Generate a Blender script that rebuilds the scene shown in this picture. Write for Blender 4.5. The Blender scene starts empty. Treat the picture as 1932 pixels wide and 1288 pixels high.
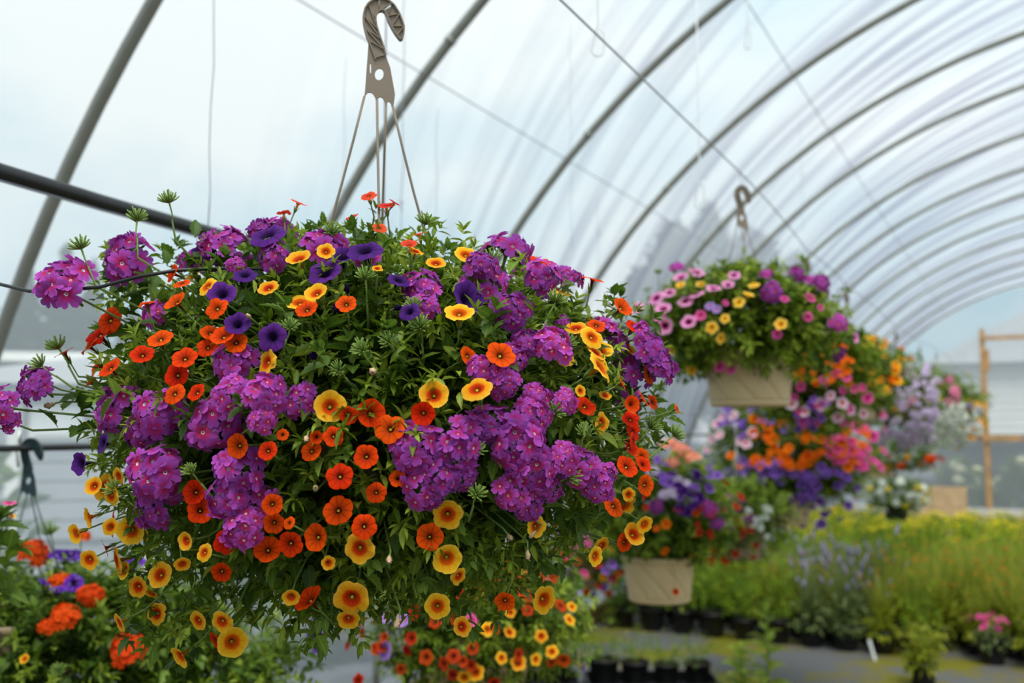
import bpy, bmesh, math, random
import numpy as np
from mathutils import Vector, Matrix, Quaternion

random.seed(7)
rng = np.random.default_rng(11)
SC = bpy.context.scene
COL = SC.collection
PI = math.pi

# ------------------------------------------------------------------ camera
EYE = 1.55                                    # eye height above the ground cloth
FPX = 1800.0                                  # focal length in pixels of the 1932x1288 frame
PSI, TH = math.radians(27.82), math.radians(5.218)
RT = np.array([math.cos(PSI), math.sin(PSI), 0.0])
FW = np.array([-math.sin(PSI) * math.cos(TH), math.cos(PSI) * math.cos(TH), math.sin(TH)])
UP = np.cross(RT, FW)
CAM = np.array([0.0, 0.0, EYE])
cd = bpy.data.cameras.new('camera')
cam = bpy.data.objects.new('camera', cd)
COL.objects.link(cam)
cam.matrix_world = Matrix(((RT[0], UP[0], -FW[0], 0), (RT[1], UP[1], -FW[1], 0), (RT[2], UP[2], -FW[2], EYE), (0, 0, 0, 1)))
cd.sensor_width = 36.0
cd.lens = FPX / 1932 * 36
cd.clip_start = 0.05
cd.clip_end = 400
cd.dof.use_dof = True
cd.dof.focus_distance = 1.0
cd.dof.aperture_fstop = 4.3
SC.camera = cam

# ------------------------------------------------------------------ light
w = bpy.data.worlds.new('overcast_sky')
SC.world = w
w.use_nodes = True
nt = w.node_tree
nt.nodes.clear()
tc = nt.nodes.new('ShaderNodeTexCoord')
nz = nt.nodes.new('ShaderNodeTexNoise'); nz.inputs['Scale'].default_value = 2.3; nz.inputs['Detail'].default_value = 5; nz.inputs['Roughness'].default_value = .5
mp = nt.nodes.new('ShaderNodeMapping'); mp.inputs['Scale'].default_value = (1, 1, 2.0); mp.inputs['Location'].default_value = (3.1, 0.4, 0.2)
cr = nt.nodes.new('ShaderNodeValToRGB')
cr.color_ramp.elements[0].position = .36; cr.color_ramp.elements[0].color = (.46, .70, .82, 1)
cr.color_ramp.elements[1].position = .60; cr.color_ramp.elements[1].color = (.98, 1.0, .99, 1)
bg = nt.nodes.new('ShaderNodeBackground'); bg.inputs['Strength'].default_value = 1.0
ow = nt.nodes.new('ShaderNodeOutputWorld')
nt.links.new(tc.outputs['Generated'], mp.inputs['Vector']); nt.links.new(mp.outputs[0], nz.inputs['Vector'])
nt.links.new(nz.outputs['Fac'], cr.inputs['Fac']); nt.links.new(cr.outputs[0], bg.inputs['Color']); nt.links.new(bg.outputs[0], ow.inputs['Surface'])
sl = bpy.data.lights.new('veiled_sun', 'SUN'); sl.energy = 4.8; sl.angle = math.radians(26); sl.color = (1, .97, .92)
so = bpy.data.objects.new('veiled_sun', sl); COL.objects.link(so)
so.rotation_euler = Vector((-.25, .38, -1.0)).to_track_quat('-Z', 'Y').to_euler()
SC.view_settings.view_transform = 'Standard'
SC.view_settings.look = 'None'
SC.view_settings.exposure = 0.14
SC.view_settings.gamma = 1.0
SC.view_settings.use_curve_mapping = False
SC.cycles.transparent_max_bounces = 24

# ------------------------------------------------------------------ pixel helpers
def ray(px, py):
    return FW + (px - 966) / FPX * RT - (py - 644) / FPX * UP
def at(px, py, d):
    return CAM + d * ray(px, py)
def on_ground(px, py, z=0.0):
    v = ray(px, py)
    return CAM + v * (z - EYE) / v[2]
def depth_of(p):
    return float((np.asarray(p) - CAM) @ FW)

# ------------------------------------------------------------------ materials
def mat(name):
    m = bpy.data.materials.new(name); m.use_nodes = True
    t = m.node_tree; t.nodes.clear()
    o = t.nodes.new('ShaderNodeOutputMaterial')
    return m, t, o
def nd(t, kind, **kw):
    n = t.nodes.new('ShaderNode' + kind)
    for k, v in kw.items(): setattr(n, k, v)
    return n
def c4(c): return (*c, 1.0)
def principled(t, rough=.5, spec=.3, metal=0.0):
    b = nd(t, 'BsdfPrincipled')
    b.inputs['Roughness'].default_value = rough; b.inputs['Metallic'].default_value = metal
    b.inputs['Specular IOR Level'].default_value = spec
    return b
def plain(name, col, rough=.5, spec=.3, metal=0.0, var=.12, scale=30.0, bump=0.0):
    m, t, o = mat(name)
    b = principled(t, rough, spec, metal)
    co = nd(t, 'TexCoord'); n = nd(t, 'TexNoise'); n.inputs['Scale'].default_value = scale; n.inputs['Detail'].default_value = 4
    r = nd(t, 'ValToRGB')
    r.color_ramp.elements[0].position = .3; r.color_ramp.elements[1].position = .7
    r.color_ramp.elements[0].color = c4([x * (1 - var) for x in col]); r.color_ramp.elements[1].color = c4([min(1, x * (1 + var)) for x in col])
    t.links.new(co.outputs['Object'], n.inputs['Vector']); t.links.new(n.outputs['Fac'], r.inputs['Fac']); t.links.new(r.outputs[0], b.inputs['Base Color'])
    if bump:
        bp = nd(t, 'Bump'); bp.inputs['Strength'].default_value = bump; bp.inputs['Distance'].default_value = .004
        t.links.new(n.outputs['Fac'], bp.inputs['Height']); t.links.new(bp.outputs[0], b.inputs['Normal'])
    t.links.new(b.outputs[0], o.inputs['Surface'])
    return m
def thin(t, o, colsock, trans=.3, rough=.5, spec=.25, sat=1.0):
    """thin plant tissue: reflects and lets light through"""
    b = principled(t, rough, spec); tr = nd(t, 'BsdfTranslucent'); mx = nd(t, 'MixShader')
    mx.inputs[0].default_value = trans
    t.links.new(colsock, b.inputs['Base Color']); t.links.new(colsock, tr.inputs['Color'])
    t.links.new(b.outputs[0], mx.inputs[1]); t.links.new(tr.outputs[0], mx.inputs[2]); t.links.new(mx.outputs[0], o.inputs['Surface'])
    return b
def leaf_mat(name, dark, light, tip, trans=.38):
    """tone: random per leaf, with shade painted in inside basket mounds, mid: 0 on the midrib and 1 at the edge"""
    m, t, o = mat(name)
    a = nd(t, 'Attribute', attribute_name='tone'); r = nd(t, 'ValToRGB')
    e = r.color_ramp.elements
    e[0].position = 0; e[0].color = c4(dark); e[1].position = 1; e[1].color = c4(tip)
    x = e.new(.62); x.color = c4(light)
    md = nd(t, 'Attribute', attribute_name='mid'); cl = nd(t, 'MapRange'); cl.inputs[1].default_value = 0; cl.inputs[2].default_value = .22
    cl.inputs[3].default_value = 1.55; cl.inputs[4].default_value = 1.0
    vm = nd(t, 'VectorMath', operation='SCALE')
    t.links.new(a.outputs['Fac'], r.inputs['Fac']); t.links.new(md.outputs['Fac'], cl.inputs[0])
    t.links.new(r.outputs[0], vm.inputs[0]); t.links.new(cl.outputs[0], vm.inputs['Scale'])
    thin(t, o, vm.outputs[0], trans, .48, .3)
    return m
def bloom_mat(name, stops, vein=None, vw=.16, spots=None, trans=.32, var=.10):
    """rad: 0 in the throat and 1 at the rim; ang: 0 on a vein and 1 between veins"""
    m, t, o = mat(name)
    a = nd(t, 'Attribute', attribute_name='rad'); g = nd(t, 'Attribute', attribute_name='ang')
    co = nd(t, 'TexCoord'); n = nd(t, 'TexNoise'); n.inputs['Scale'].default_value = 5.0; n.inputs['Detail'].default_value = 3
    t.links.new(co.outputs['Object'], n.inputs['Vector'])
    ad = nd(t, 'Math', operation='MULTIPLY_ADD'); ad.inputs[1].default_value = .16; 
    sub = nd(t, 'Math', operation='SUBTRACT'); sub.inputs[1].default_value = .08
    t.links.new(n.outputs['Fac'], ad.inputs[0]); t.links.new(a.outputs['Fac'], ad.inputs[2]); t.links.new(ad.outputs[0], sub.inputs[0])
    r = nd(t, 'ValToRGB'); e = r.color_ramp.elements
    e[0].position = stops[0][0]; e[0].color = c4(stops[0][1]); e[1].position = stops[-1][0]; e[1].color = c4(stops[-1][1])
    for p, c in stops[1:-1]:
        x = e.new(p); x.color = c4(c)
    t.links.new(sub.outputs[0], r.inputs['Fac'])
    s = r.outputs[0]
    if vein:
        mr = nd(t, 'MapRange'); mr.inputs[1].default_value = vw * .35; mr.inputs[2].default_value = vw; mr.inputs[3].default_value = .75; mr.inputs[4].default_value = 0
        t.links.new(g.outputs['Fac'], mr.inputs[0])
        fr = nd(t, 'MapRange'); fr.inputs[1].default_value = .55; fr.inputs[2].default_value = 1.0; fr.inputs[3].default_value = 1; fr.inputs[4].default_value = .25
        t.links.new(a.outputs['Fac'], fr.inputs[0])
        mu = nd(t, 'Math', operation='MULTIPLY'); t.links.new(mr.outputs[0], mu.inputs[0]); t.links.new(fr.outputs[0], mu.inputs[1])
        mx = nd(t, 'MixRGB'); t.links.new(mu.outputs[0], mx.inputs[0]); t.links.new(s, mx.inputs[1]); mx.inputs[2].default_value = c4(vein); s = mx.outputs[0]
    if spots:
        vo = nd(t, 'TexVoronoi'); vo.inputs['Scale'].default_value = 4.0; t.links.new(co.outputs['Object'], vo.inputs['Vector'])
        lt = nd(t, 'Math', operation='LESS_THAN'); lt.inputs[1].default_value = .17; t.links.new(vo.outputs['Distance'], lt.inputs[0])
        mx = nd(t, 'MixRGB'); t.links.new(lt.outputs[0], mx.inputs[0]); t.links.new(s, mx.inputs[1]); mx.inputs[2].default_value = c4(spots); s = mx.outputs[0]
    oi = nd(t, 'ObjectInfo'); hv = nd(t, 'HueSaturation'); vr = nd(t, 'MapRange'); vr.inputs[3].default_value = 1 - var; vr.inputs[4].default_value = 1 + var
    hr = nd(t, 'MapRange'); hr.inputs[3].default_value = .5 - var * .07; hr.inputs[4].default_value = .5 + var * .07
    t.links.new(oi.outputs['Random'], vr.inputs[0]); t.links.new(vr.outputs[0], hv.inputs['Value']); t.links.new(oi.outputs['Random'], hr.inputs[0]); t.links.new(hr.outputs[0], hv.inputs['Hue'])
    t.links.new(s, hv.inputs['Color'])
    thin(t, o, hv.outputs[0], trans, .7, .08)
    return m

M = {}
M['leaf'] = leaf_mat('calibrachoa_leaf', (.028, .062, .004), (.14, .22, .012), (.36, .45, .05))
M['leafv'] = leaf_mat('verbena_leaf', (.018, .048, .006), (.075, .145, .014), (.20, .31, .04))
M['leafy'] = leaf_mat('bright_leaf', (.06, .13, .006), (.18, .30, .010), (.40, .50, .03))
M['stem'] = plain('green_stem', (.14, .22, .05), .5)
M['budgreen'] = plain('bud_green', (.20, .30, .06), .5, var=.3, scale=60)
M['calyx'] = plain('calyx_green', (.13, .22, .035), .5)
M['stamen'] = plain('stamen_yellow', (.75, .50, .05), .5)
M['dry'] = plain('dried_petal', (.62, .42, .24), .7, var=.35, scale=40)
M['brown'] = plain('brown_stem', (.22, .13, .05), .7, var=.3)
M['pot'] = plain('tan_plastic', (.58, .42, .225), .45, .35, var=.04, scale=8)
M['potd'] = plain('brown_plastic', (.30, .22, .13), .5, .3, var=.05)
M['blackpot'] = plain('black_plastic', (.010, .010, .011), .4, .4, var=.2)
M['soil'] = plain('soil', (.03, .02, .012), .9, .1, var=.5, scale=80, bump=.6)
M['hook'] = plain('taupe_plastic', (.235, .185, .135), .42, .35, var=.06)
M['hookg'] = plain('dark_green_plastic', (.018, .040, .045), .4, .35, var=.1)
M['hookl'] = plain('pale_grey_plastic', (.40, .40, .40), .5, .3, var=.1)
M['steel'] = plain('galvanised_pipe', (.30, .30, .265), .42, .5, .25, var=.10, scale=14)
M['wire'] = plain('grey_wire', (.36, .36, .42), .5, .4, .3)
M['white'] = plain('white_plastic', (.80, .82, .82), .4, .4, var=.04)
M['black'] = plain('black_pipe', (.013, .013, .014), .38, .45, var=.3, scale=20)
M['wood'] = plain('pale_timber', (.52, .29, .12), .65, .2, var=.25, scale=9)
M['crate'] = plain('crate_timber', (.62, .42, .24), .65, .2, var=.15, scale=6)
M['conc'] = plain('pale_sill', (.62, .60, .57), .8, .1, var=.1)

M['o'] = bloom_mat('orange_bloom', [(.02, (.10, .03, .004)), (.18, (.20, .020, .002)), (.34, (.50, .030, .001)), (.7, (.82, .050, .001)), (1, (.88, .060, .001))], (.20, .008, .001), .22)
M['r'] = bloom_mat('coral_bloom', [(.05, (.80, .40, .03)), (.2, (.40, .03, .01)), (.4, (.72, .05, .025)), (1, (.86, .085, .04))], (.35, .02, .01), .18)
M['R'] = bloom_mat('deep_red_bloom', [(.05, (.10, .02, .004)), (.25, (.20, .016, .004)), (.5, (.46, .035, .006)), (1, (.62, .055, .008))], (.16, .008, .004), .18)
M['y'] = bloom_mat('yellow_bloom', [(.03, (.30, .16, .006)), (.13, (.42, .13, .004)), (.20, (.46, .025, .002)), (.44, (.74, .075, .002)), (.58, (.93, .36, .008)), (.82, (.95, .47, .018)), (1, (.97, .56, .06))], (.55, .15, .005), .10)
M['p'] = bloom_mat('violet_petunia', [(.05, (.012, .004, .03)), (.3, (.04, .008, .10)), (1, (.115, .024, .25))], (.02, .004, .06), .2)
M['s'] = bloom_mat('starry_petunia', [(.05, (.012, .004, .04)), (.3, (.06, .012, .22)), (1, (.14, .035, .48))], None, spots=(.80, .76, .9))
M['k'] = bloom_mat('pink_petunia', [(.05, (.10, .003, .035)), (.22, (.14, .004, .06)), (.36, (.55, .04, .26)), (.6, (.88, .28, .58)), (1, (.95, .45, .72))], (.5, .06, .26), .12)
M['Y'] = bloom_mat('golden_bloom', [(.05, (.50, .20, .01)), (.3, (.85, .30, .012)), (.6, (.95, .50, .03)), (1, (.98, .66, .14))])
M['m'] = bloom_mat('magenta_bloom', [(.05, (.50, .35, .03)), (.2, (.22, .004, .05)), (.5, (.70, .045, .26)), (1, (.86, .14, .42))])
M['l'] = bloom_mat('pale_pink_bloom', [(.05, (.85, .45, .02)), (.16, (.80, .30, .05)), (.26, (.62, .03, .16)), (.48, (.90, .50, .66)), (1, (.94, .72, .80))])
M['u'] = bloom_mat('lavender_bloom', [(.05, (.40, .30, .05)), (.2, (.06, .012, .20)), (.5, (.20, .07, .46)), (1, (.34, .17, .66))])
M['uy'] = bloom_mat('lilac_bloom', [(.05, (.85, .55, .03)), (.2, (.70, .45, .05)), (.32, (.22, .06, .42)), (1, (.52, .34, .78))])
M['oo'] = bloom_mat('bright_orange_bloom', [(.05, (.30, .05, .004)), (.25, (.55, .06, .003)), (.5, (.90, .16, .004)), (1, (.95, .20, .006))])
M['fV'] = bloom_mat('purple_floret', [(.02, (.95, .9, .95)), (.12, (.90, .80, .90)), (.16, (.42, .02, .12)), (.42, (.44, .028, .19)), (.72, (.38, .058, .37)), (1, (.40, .085, .47))], None, var=.34, trans=.30)
M['fO'] = bloom_mat('orange_floret', [(.02, (.5, .25, .03)), (.2, (.55, .05, .004)), (.5, (.78, .07, .006)), (1, (.86, .10, .008))])
M['fU'] = bloom_mat('lilac_floret', [(.02, (.8, .8, .5)), (.2, (.60, .45, .68)), (.5, (.72, .58, .80)), (1, (.80, .68, .86))])
M['fS'] = bloom_mat('salmon_floret', [(.02, (.9, .6, .4)), (.2, (.88, .25, .16)), (1, (.95, .40, .29))])
M['fW'] = bloom_mat('white_floret', [(.02, (.7, .7, .3)), (.2, (.80, .82, .70)), (1, (.90, .91, .86))])
M['fG'] = bloom_mat('yellow_floret', [(.02, (.6, .4, .02)), (.2, (.85, .62, .02)), (1, (.95, .78, .03))])
M['fP'] = bloom_mat('pink_floret', [(.02, (.9, .6, .6)), (.2, (.75, .16, .36)), (1, (.90, .36, .52))])
M['lav'] = plain('lavender_spike', (.26, .22, .37), .7, var=.3, scale=60)

# ------------------------------------------------------------------ mesh helpers
def mesh_np(name, V, T, attrs=None, mats=(), mi=None, smooth=True):
    V = np.asarray(V, np.float32); T = np.asarray(T, np.int32)
    me = bpy.data.meshes.new(name)
    me.vertices.add(len(V)); me.vertices.foreach_set('co', V.ravel())
    me.loops.add(T.size); me.loops.foreach_set('vertex_index', T.ravel())
    me.polygons.add(len(T)); me.polygons.foreach_set('loop_start', np.arange(0, T.size, T.shape[1], dtype=np.int32))
    if mi is not None: me.polygons.foreach_set('material_index', np.asarray(mi, np.int32))
    me.polygons.foreach_set('use_smooth', np.full(len(T), smooth))
    for k, a in (attrs or {}).items():
        at_ = me.attributes.new(k, 'FLOAT', 'POINT'); at_.data.foreach_set('value', np.asarray(a, np.float32))
    for m in mats: me.materials.append(m)
    me.update(calc_edges=True)
    return me
def obj(name, me, parent=None, loc=None, quat=None, scale=None, m=None):
    o = bpy.data.objects.new(name, me); COL.objects.link(o)
    if parent is not None: o.parent = parent
    if loc is not None: o.location = tuple(float(v) for v in loc)
    if quat is not None: o.rotation_mode = 'QUATERNION'; o.rotation_quaternion = quat
    if scale is not None: o.scale = (scale,) * 3 if np.isscalar(scale) else tuple(scale)
    if m is not None:
        for s, mm in zip(o.material_slots, m if isinstance(m, (list, tuple)) else [m]):
            s.link = 'OBJECT'; s.material = mm
    return o
def tag(o, label=None, cat=None, group=None, kind=None):
    if label: o['label'] = label
    if cat: o['category'] = cat
    if group: o['group'] = group
    if kind: o['kind'] = kind
    return o
class Geo:
    """collects triangles of several pieces of one part"""
    def __init__(s): s.V = []; s.T = []; s.n = 0; s.A = {}; s.mi = []
    def add(s, V, T, mi=0, **attrs):
        V = np.asarray(V, float); T = np.asarray(T, int)
        s.V.append(V); s.T.append(T + s.n); s.n += len(V); s.mi.append(np.full(len(T), mi))
        for k, a in attrs.items(): s.A.setdefault(k, []).append(np.broadcast_to(np.asarray(a, float), (len(V),)))
    def box(s, c, h, R=None, mi=0):
        c = np.asarray(c, float); h = np.asarray(h, float)
        V = np.array([[x, y, z] for x in (-1, 1) for y in (-1, 1) for z in (-1, 1)], float) * h
        if R is not None: V = V @ np.asarray(R, float).T
        q = [(0, 1, 3, 2), (4, 6, 7, 5), (0, 4, 5, 1), (2, 3, 7, 6), (0, 2, 6, 4), (1, 5, 7, 3)]
        T = [t for a, b, d, e in q for t in ((a, b, d), (a, d, e))]
        s.add(V + c, T, mi)
    def bar(s, a, b, wd, dp, yaxis=(0, 1, 0), mi=0):
        a = np.asarray(a, float); b = np.asarray(b, float); x = b - a; L = np.linalg.norm(x); x = x / L
        y = np.asarray(yaxis, float); y = y - x * (y @ x); y /= np.linalg.norm(y); z = np.cross(x, y)
        s.box((a + b) / 2, (L / 2, dp / 2, wd / 2), np.stack([x, y, z], 1), mi)
    def tube(s, pts, r, n=6, mi=0, cap=True, **attrs):
        P = np.asarray(pts, float); k = len(P); r = np.broadcast_to(np.asarray(r, float), (k,))
        t = np.gradient(P, axis=0); t /= np.linalg.norm(t, axis=1)[:, None] + 1e-12
        a = np.array([0, 0, 1.0]) if abs(t[0][2]) < .9 else np.array([1.0, 0, 0])
        V = []
        for i in range(k):
            u = np.cross(t[i], a); u /= np.linalg.norm(u) + 1e-12; v = np.cross(t[i], u); a = -np.cross(t[i], u) if False else a
            th = np.arange(n) * 2 * PI / n
            V.append(P[i] + r[i] * (np.cos(th)[:, None] * u + np.sin(th)[:, None] * v))
        V = np.concatenate(V); T = []
        for i in range(k - 1):
            for j in range(n):
                a0 = i * n + j; b0 = i * n + (j + 1) % n
                T += [(a0, b0, b0 + n), (a0, b0 + n, a0 + n)]
        if cap:
            T += [(0, j + 1, j) for j in range(1, n - 1)] + [((k - 1) * n, (k - 1) * n + j, (k - 1) * n + j + 1) for j in range(1, n - 1)]
        s.add(V, T, mi, **attrs)
    def lathe(s, prof, n=32, mi=0, groove=None):
        prof = np.asarray(prof, float); k = len(prof); V = []
        for i in range(k):
            th = np.arange(n) * 2 * PI / n; r = np.full(n, prof[i, 0])
            if groove is not None: r = r - groove(th, prof[i, 1])
            V.append(np.stack([r * np.cos(th), r * np.sin(th), np.full(n, prof[i, 1])], 1))
        V = np.concatenate(V); T = []
        for i in range(k - 1):
            for j in range(n):
                a0 = i * n + j; b0 = i * n + (j + 1) % n
                T += [(a0, b0, b0 + n), (a0, b0 + n, a0 + n)]
        s.add(V, T, mi)
    def mesh(s, name, mats=(), smooth=True):
        return mesh_np(name, np.concatenate(s.V), np.concatenate(s.T), {k: np.concatenate(a) for k, a in s.A.items()}, mats, np.concatenate(s.mi), smooth)
def quat_to(nrm, roll=None):
    n = Vector(tuple(float(x) for x in nrm)).normalized()
    q = Vector((0, 0, 1)).rotation_difference(n)
    return q @ Quaternion((0, 0, 1), random.uniform(0, 2 * PI) if roll is None else roll)
def unit(v):
    v = np.asarray(v, float); return v / (np.linalg.norm(v, axis=-1, keepdims=True) + 1e-12)
def frames(d, roll):
    """rotation matrices whose x axis is d, with random roll"""
    d = unit(d); up = np.where(np.abs(d[:, 2:3]) < .95, np.array([[0, 0, 1.0]]), np.array([[1.0, 0, 0]]))
    y = unit(np.cross(up, d)); z = np.cross(d, y)
    c, s_ = np.cos(roll)[:, None], np.sin(roll)[:, None]
    return np.stack([d, c * y + s_ * z, -s_ * y + c * z], 2)

# ------------------------------------------------------------------ plant pieces
def leaf_shape(kind):
    """x along the leaf (0..1), y across, z up; triangles; mid attribute"""
    if kind == 'fine':
        t = np.array([0, .3, .65, 1.0]); wd = np.array([.02, .15, .13, .0])
    elif kind == 'broad':
        t = np.array([0, .15, .35, .6, .82, 1.0]); wd = np.array([.03, .15, .24, .22, .12, 0])
    else:
        t = np.array([0, .12, .22, .26, .40, .44, .58, .62, .76, .80, .92, 1.0])
        wd = np.array([.03, .05, .21, .17, .29, .22, .26, .19, .18, .12, .07, 0])
    k = len(t); zc = -.22 * t ** 2 + .06 * t
    V = np.concatenate([np.stack([t, -wd, zc + wd * .45], 1), np.stack([t, 0 * t, zc], 1), np.stack([t, wd, zc + wd * .45], 1)])
    T = []
    for i in range(k - 1):
        for a, b in ((0, 1), (1, 2)):
            p, q = a * k + i, b * k + i
            T += [(p, p + 1, q + 1), (p, q + 1, q)]
    return V, np.array(T), np.concatenate([np.ones(k), np.zeros(k), np.ones(k)])
LEAF = {k: leaf_shape(k) for k in ('fine', 'broad', 'tooth')}
def add_leaves(g, kind, P, D, size, tone, roll=None, mi=0):
    V, T, md = LEAF[kind]; n = len(P)
    if n == 0: return
    R = frames(np.asarray(D, float), rng.uniform(-.7, .7, n) if roll is None else roll)
    W = np.einsum('nij,vj->nvi', R, V) * np.asarray(size).reshape(-1, 1, 1) + np.asarray(P)[:, None, :]
    TT = (T[None] + (np.arange(n) * len(V))[:, None, None]).reshape(-1, 3)
    g.add(W.reshape(-1, 3), TT, mi, tone=np.repeat(np.broadcast_to(tone, (n,)), len(V)), mid=np.tile(md, n))
def shoot(base, dirs, length, kind, leaflen, tone, nodes=4):
    """leaf positions and directions of shoots: pairs along each stem and a tuft at its tip"""
    n = len(base); P, D, S, Tn = [], [], [], []
    a = unit(np.cross(dirs, rng.normal(size=(n, 3)))); b = np.cross(dirs, a)
    for k in range(nodes + 2):
        f = min(1, (k + 1) / (nodes + .5)); p = base + dirs * (length * f)[:, None]
        for s_ in (0, 1):
            ang = k * 1.7 + s_ * PI + rng.normal(0, .25, n)
            side = a * np.cos(ang)[:, None] + b * np.sin(ang)[:, None]
            open_ = .95 if k < nodes else .5
            P.append(p); D.append(dirs * (1 - open_ * .55) + side * open_ + rng.normal(0, .12, (n, 3)))
            S.append(leaflen * rng.uniform(.7, 1.15, n) * (1 if k < nodes else .7)); Tn.append(np.clip(tone + (.12 if k >= nodes else 0) + rng.normal(0, .08, n), 0, 1))
    return map(np.concatenate, (P, D, S, Tn))

def bloom_shape(seg=30, notch=.10, ruffle=.05, cup=.05, seed=0, rings=None, tube=1.1):
    rs = np.random.default_rng(seed)
    rings = rings or [(.07, -tube), (.10, -.6 * tube), (.14, -.28), (.22, -.09), (.34, -.01), (.52, .03), (.72, .05), (.88, .05), (1.0, .03)]
    ph = np.arange(seg) * 2 * PI / seg
    lob = np.abs(np.cos(2.5 * ph))              # 1 at lobe tips, 0 at sutures
    lobr = 1 - notch * (1 - lob) ** 1.6 * 1.6 + rs.normal(0, .012, seg)
    bend = np.convolve(np.tile(rs.normal(0, 1, seg // 5), 5), [1], 'same')
    l5 = rs.normal(0, 1, 5); pl = np.array([l5[int(round((p) / (2 * PI / 5))) % 5] for p in ph])
    V, rad, ang = [], [], []
    vein = np.abs(((ph * 10 / (2 * PI)) % 1.0) * 2 - 1); vein = 1 - vein; vein = np.minimum(vein * 1.0, 1)
    for r, z in rings:
        k = max(0, (r - .25) / .75)
        rr = r * (1 + (lobr - 1) * k)
        zz = z + cup * k ** 1.5 + ruffle * k * k * (np.sin(5 * ph + 1.3) * .5 + pl * .8 + .4 * np.sin(10 * ph))
        V.append(np.stack([rr * np.cos(ph), rr * np.sin(ph), zz], 1)); rad.append(np.full(seg, r if z > -.15 else r * .45)); ang.append(vein)
    T = []
    for i in range(len(rings) - 1):
        for j in range(seg):
            a = i * seg + j; b = i * seg + (j + 1) % seg
            T += [(a, b, b + seg), (a, b + seg, a + seg)]
    return np.concatenate(V), np.array(T), np.concatenate(rad), np.concatenate(ang)
def bloom_mesh(name, **kw):
    V, T, r, a = bloom_shape(**kw)
    return mesh_np(name, V, T, {'rad': r, 'ang': a}, [M['o']])
BLOOM = [bloom_mesh('calibrachoa_bloom', seed=i, cup=c, ruffle=rf, notch=nn) for i, (c, rf, nn) in enumerate([(.02, .04, .055), (.10, .06, .08), (-.10, .05, .06), (.04, .09, .09), (.20, .07, .05)])]
PETUN = [bloom_mesh('petunia_bloom', seed=20 + i, cup=c, ruffle=.10, notch=.08, tube=1.0,
         rings=[(.08, -1.0), (.12, -.6), (.20, -.34), (.32, -.16), (.48, -.05), (.66, 0), (.84, .02), (1.0, -.02)]) for i, c in enumerate((.05, .2, -.12))]
SMALL = [bloom_mesh('small_bloom', seed=40 + i, seg=20, cup=c, ruffle=.05, notch=.12, rings=[(.08, -.8), (.15, -.25), (.3, -.03), (.6, .04), (1.0, .04)]) for i, c in enumerate((0, .12, -.1))]
def floret_shape(seed=0, cut=.50):
    rs = np.random.default_rng(100 + seed); V, rad = [], []
    prof = [(-1, cut), (-.80, .84), (-.45, 1.0), (-.14, .97), (.0, .86), (.14, .97), (.45, 1.0), (.80, .84)]
    ph, rr, zz = [], [], []
    for k in range(5):
        zt = rs.normal(0, .10); sc = rs.uniform(.92, 1.06)
        for t, r in prof:
            ph.append((k + t / 2) * 2 * PI / 5); rr.append(r * sc); zz.append(zt * (1 - t * t) - .10 * (1 - abs(t)) + .05)
    ph, rr, zz = map(np.array, (ph, rr, zz)); n = len(ph)
    for f, dz in ((.05, -.9), (.09, -.05), (.30, .04), (.65, .06), (1.0, 0)):
        k = max(0, (f - .1) / .9)
        r_ = np.minimum(rr, 1) * f if f < .3 else (f * (rr * k + (1 - k) * .75))
        V.append(np.stack([r_ * np.cos(ph), r_ * np.sin(ph), dz + zz * k], 1)); rad.append(np.full(n, f))
    T = []
    for i in range(4):
        for j in range(n):
            a = i * n + j; b = i * n + (j + 1) % n
            T += [(a, b, b + n), (a, b + n, a + n)]
    return np.concatenate(V), np.array(T), np.concatenate(rad)
FLOR = [floret_shape(i) for i in range(4)]
FLORM = [mesh_np('floret', V, T, {'rad': r, 'ang': np.ones(len(V))}, [M['fV']]) for V, T, r in FLOR]
def cluster(seed, n=11):
    """flower head of unit radius facing +z: green core and the places of its florets"""
    rs = np.random.default_rng(200 + seed); g = Geo(); spots = []
    for i in range(n):
        th = math.acos(1 - (i + .9) / n * .97); az = i * 2.39996 + rs.normal(0, .12)
        d = np.array([math.sin(th) * math.cos(az), math.sin(th) * math.sin(az), math.cos(th)])
        p = d * np.array([.80, .80, .46]) * rs.uniform(.88, 1.12)
        nr = unit(d * np.array([.7, .7, 1.15]) + rs.normal(0, .16, 3)); spots.append((p, nr, rs.uniform(.44, .55), rs.uniform(0, 6.28), int(rs.integers(4))))
        g.tube([p * .05 + np.array([0, 0, -.2]), p * .5, p * .92 - nr * .03], [.05, .06, .045], 5)
    for i in range(9):
        az = i * 2.4; r = .16 * math.sqrt(i / 3); b = np.array([r * math.cos(az), r * math.sin(az), .25])
        g.tube([b * .3, b, b + np.array([.08 * math.cos(az), .08 * math.sin(az), .20])], [.03, .055, .02], 5)
    g.tube([(0, 0, -1.1), (.02, 0, -.6), (0, 0, 0)], [.05, .05, .09], 6)
    return g, spots
CLUS = []
for s_ in range(4):
    g, sp = cluster(s_)
    core = g.mesh('verbena_core', [M['calyx']])
    g2 = Geo()
    for V, T in zip(g.V, g.T): pass
    g2.add(np.concatenate(g.V), np.concatenate(g.T), 0, rad=.5, ang=1)
    for p, nr, sc, roll, k in sp:
        V, T, r = FLOR[k]; R = np.array(quat_to(nr, roll).to_matrix())
        g2.add((V * sc) @ R.T + p, T, 1, rad=r, ang=1)
    CLUS.append((core, sp, g2.mesh('verbena_cluster', [M['calyx'], M['fV']])))
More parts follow.
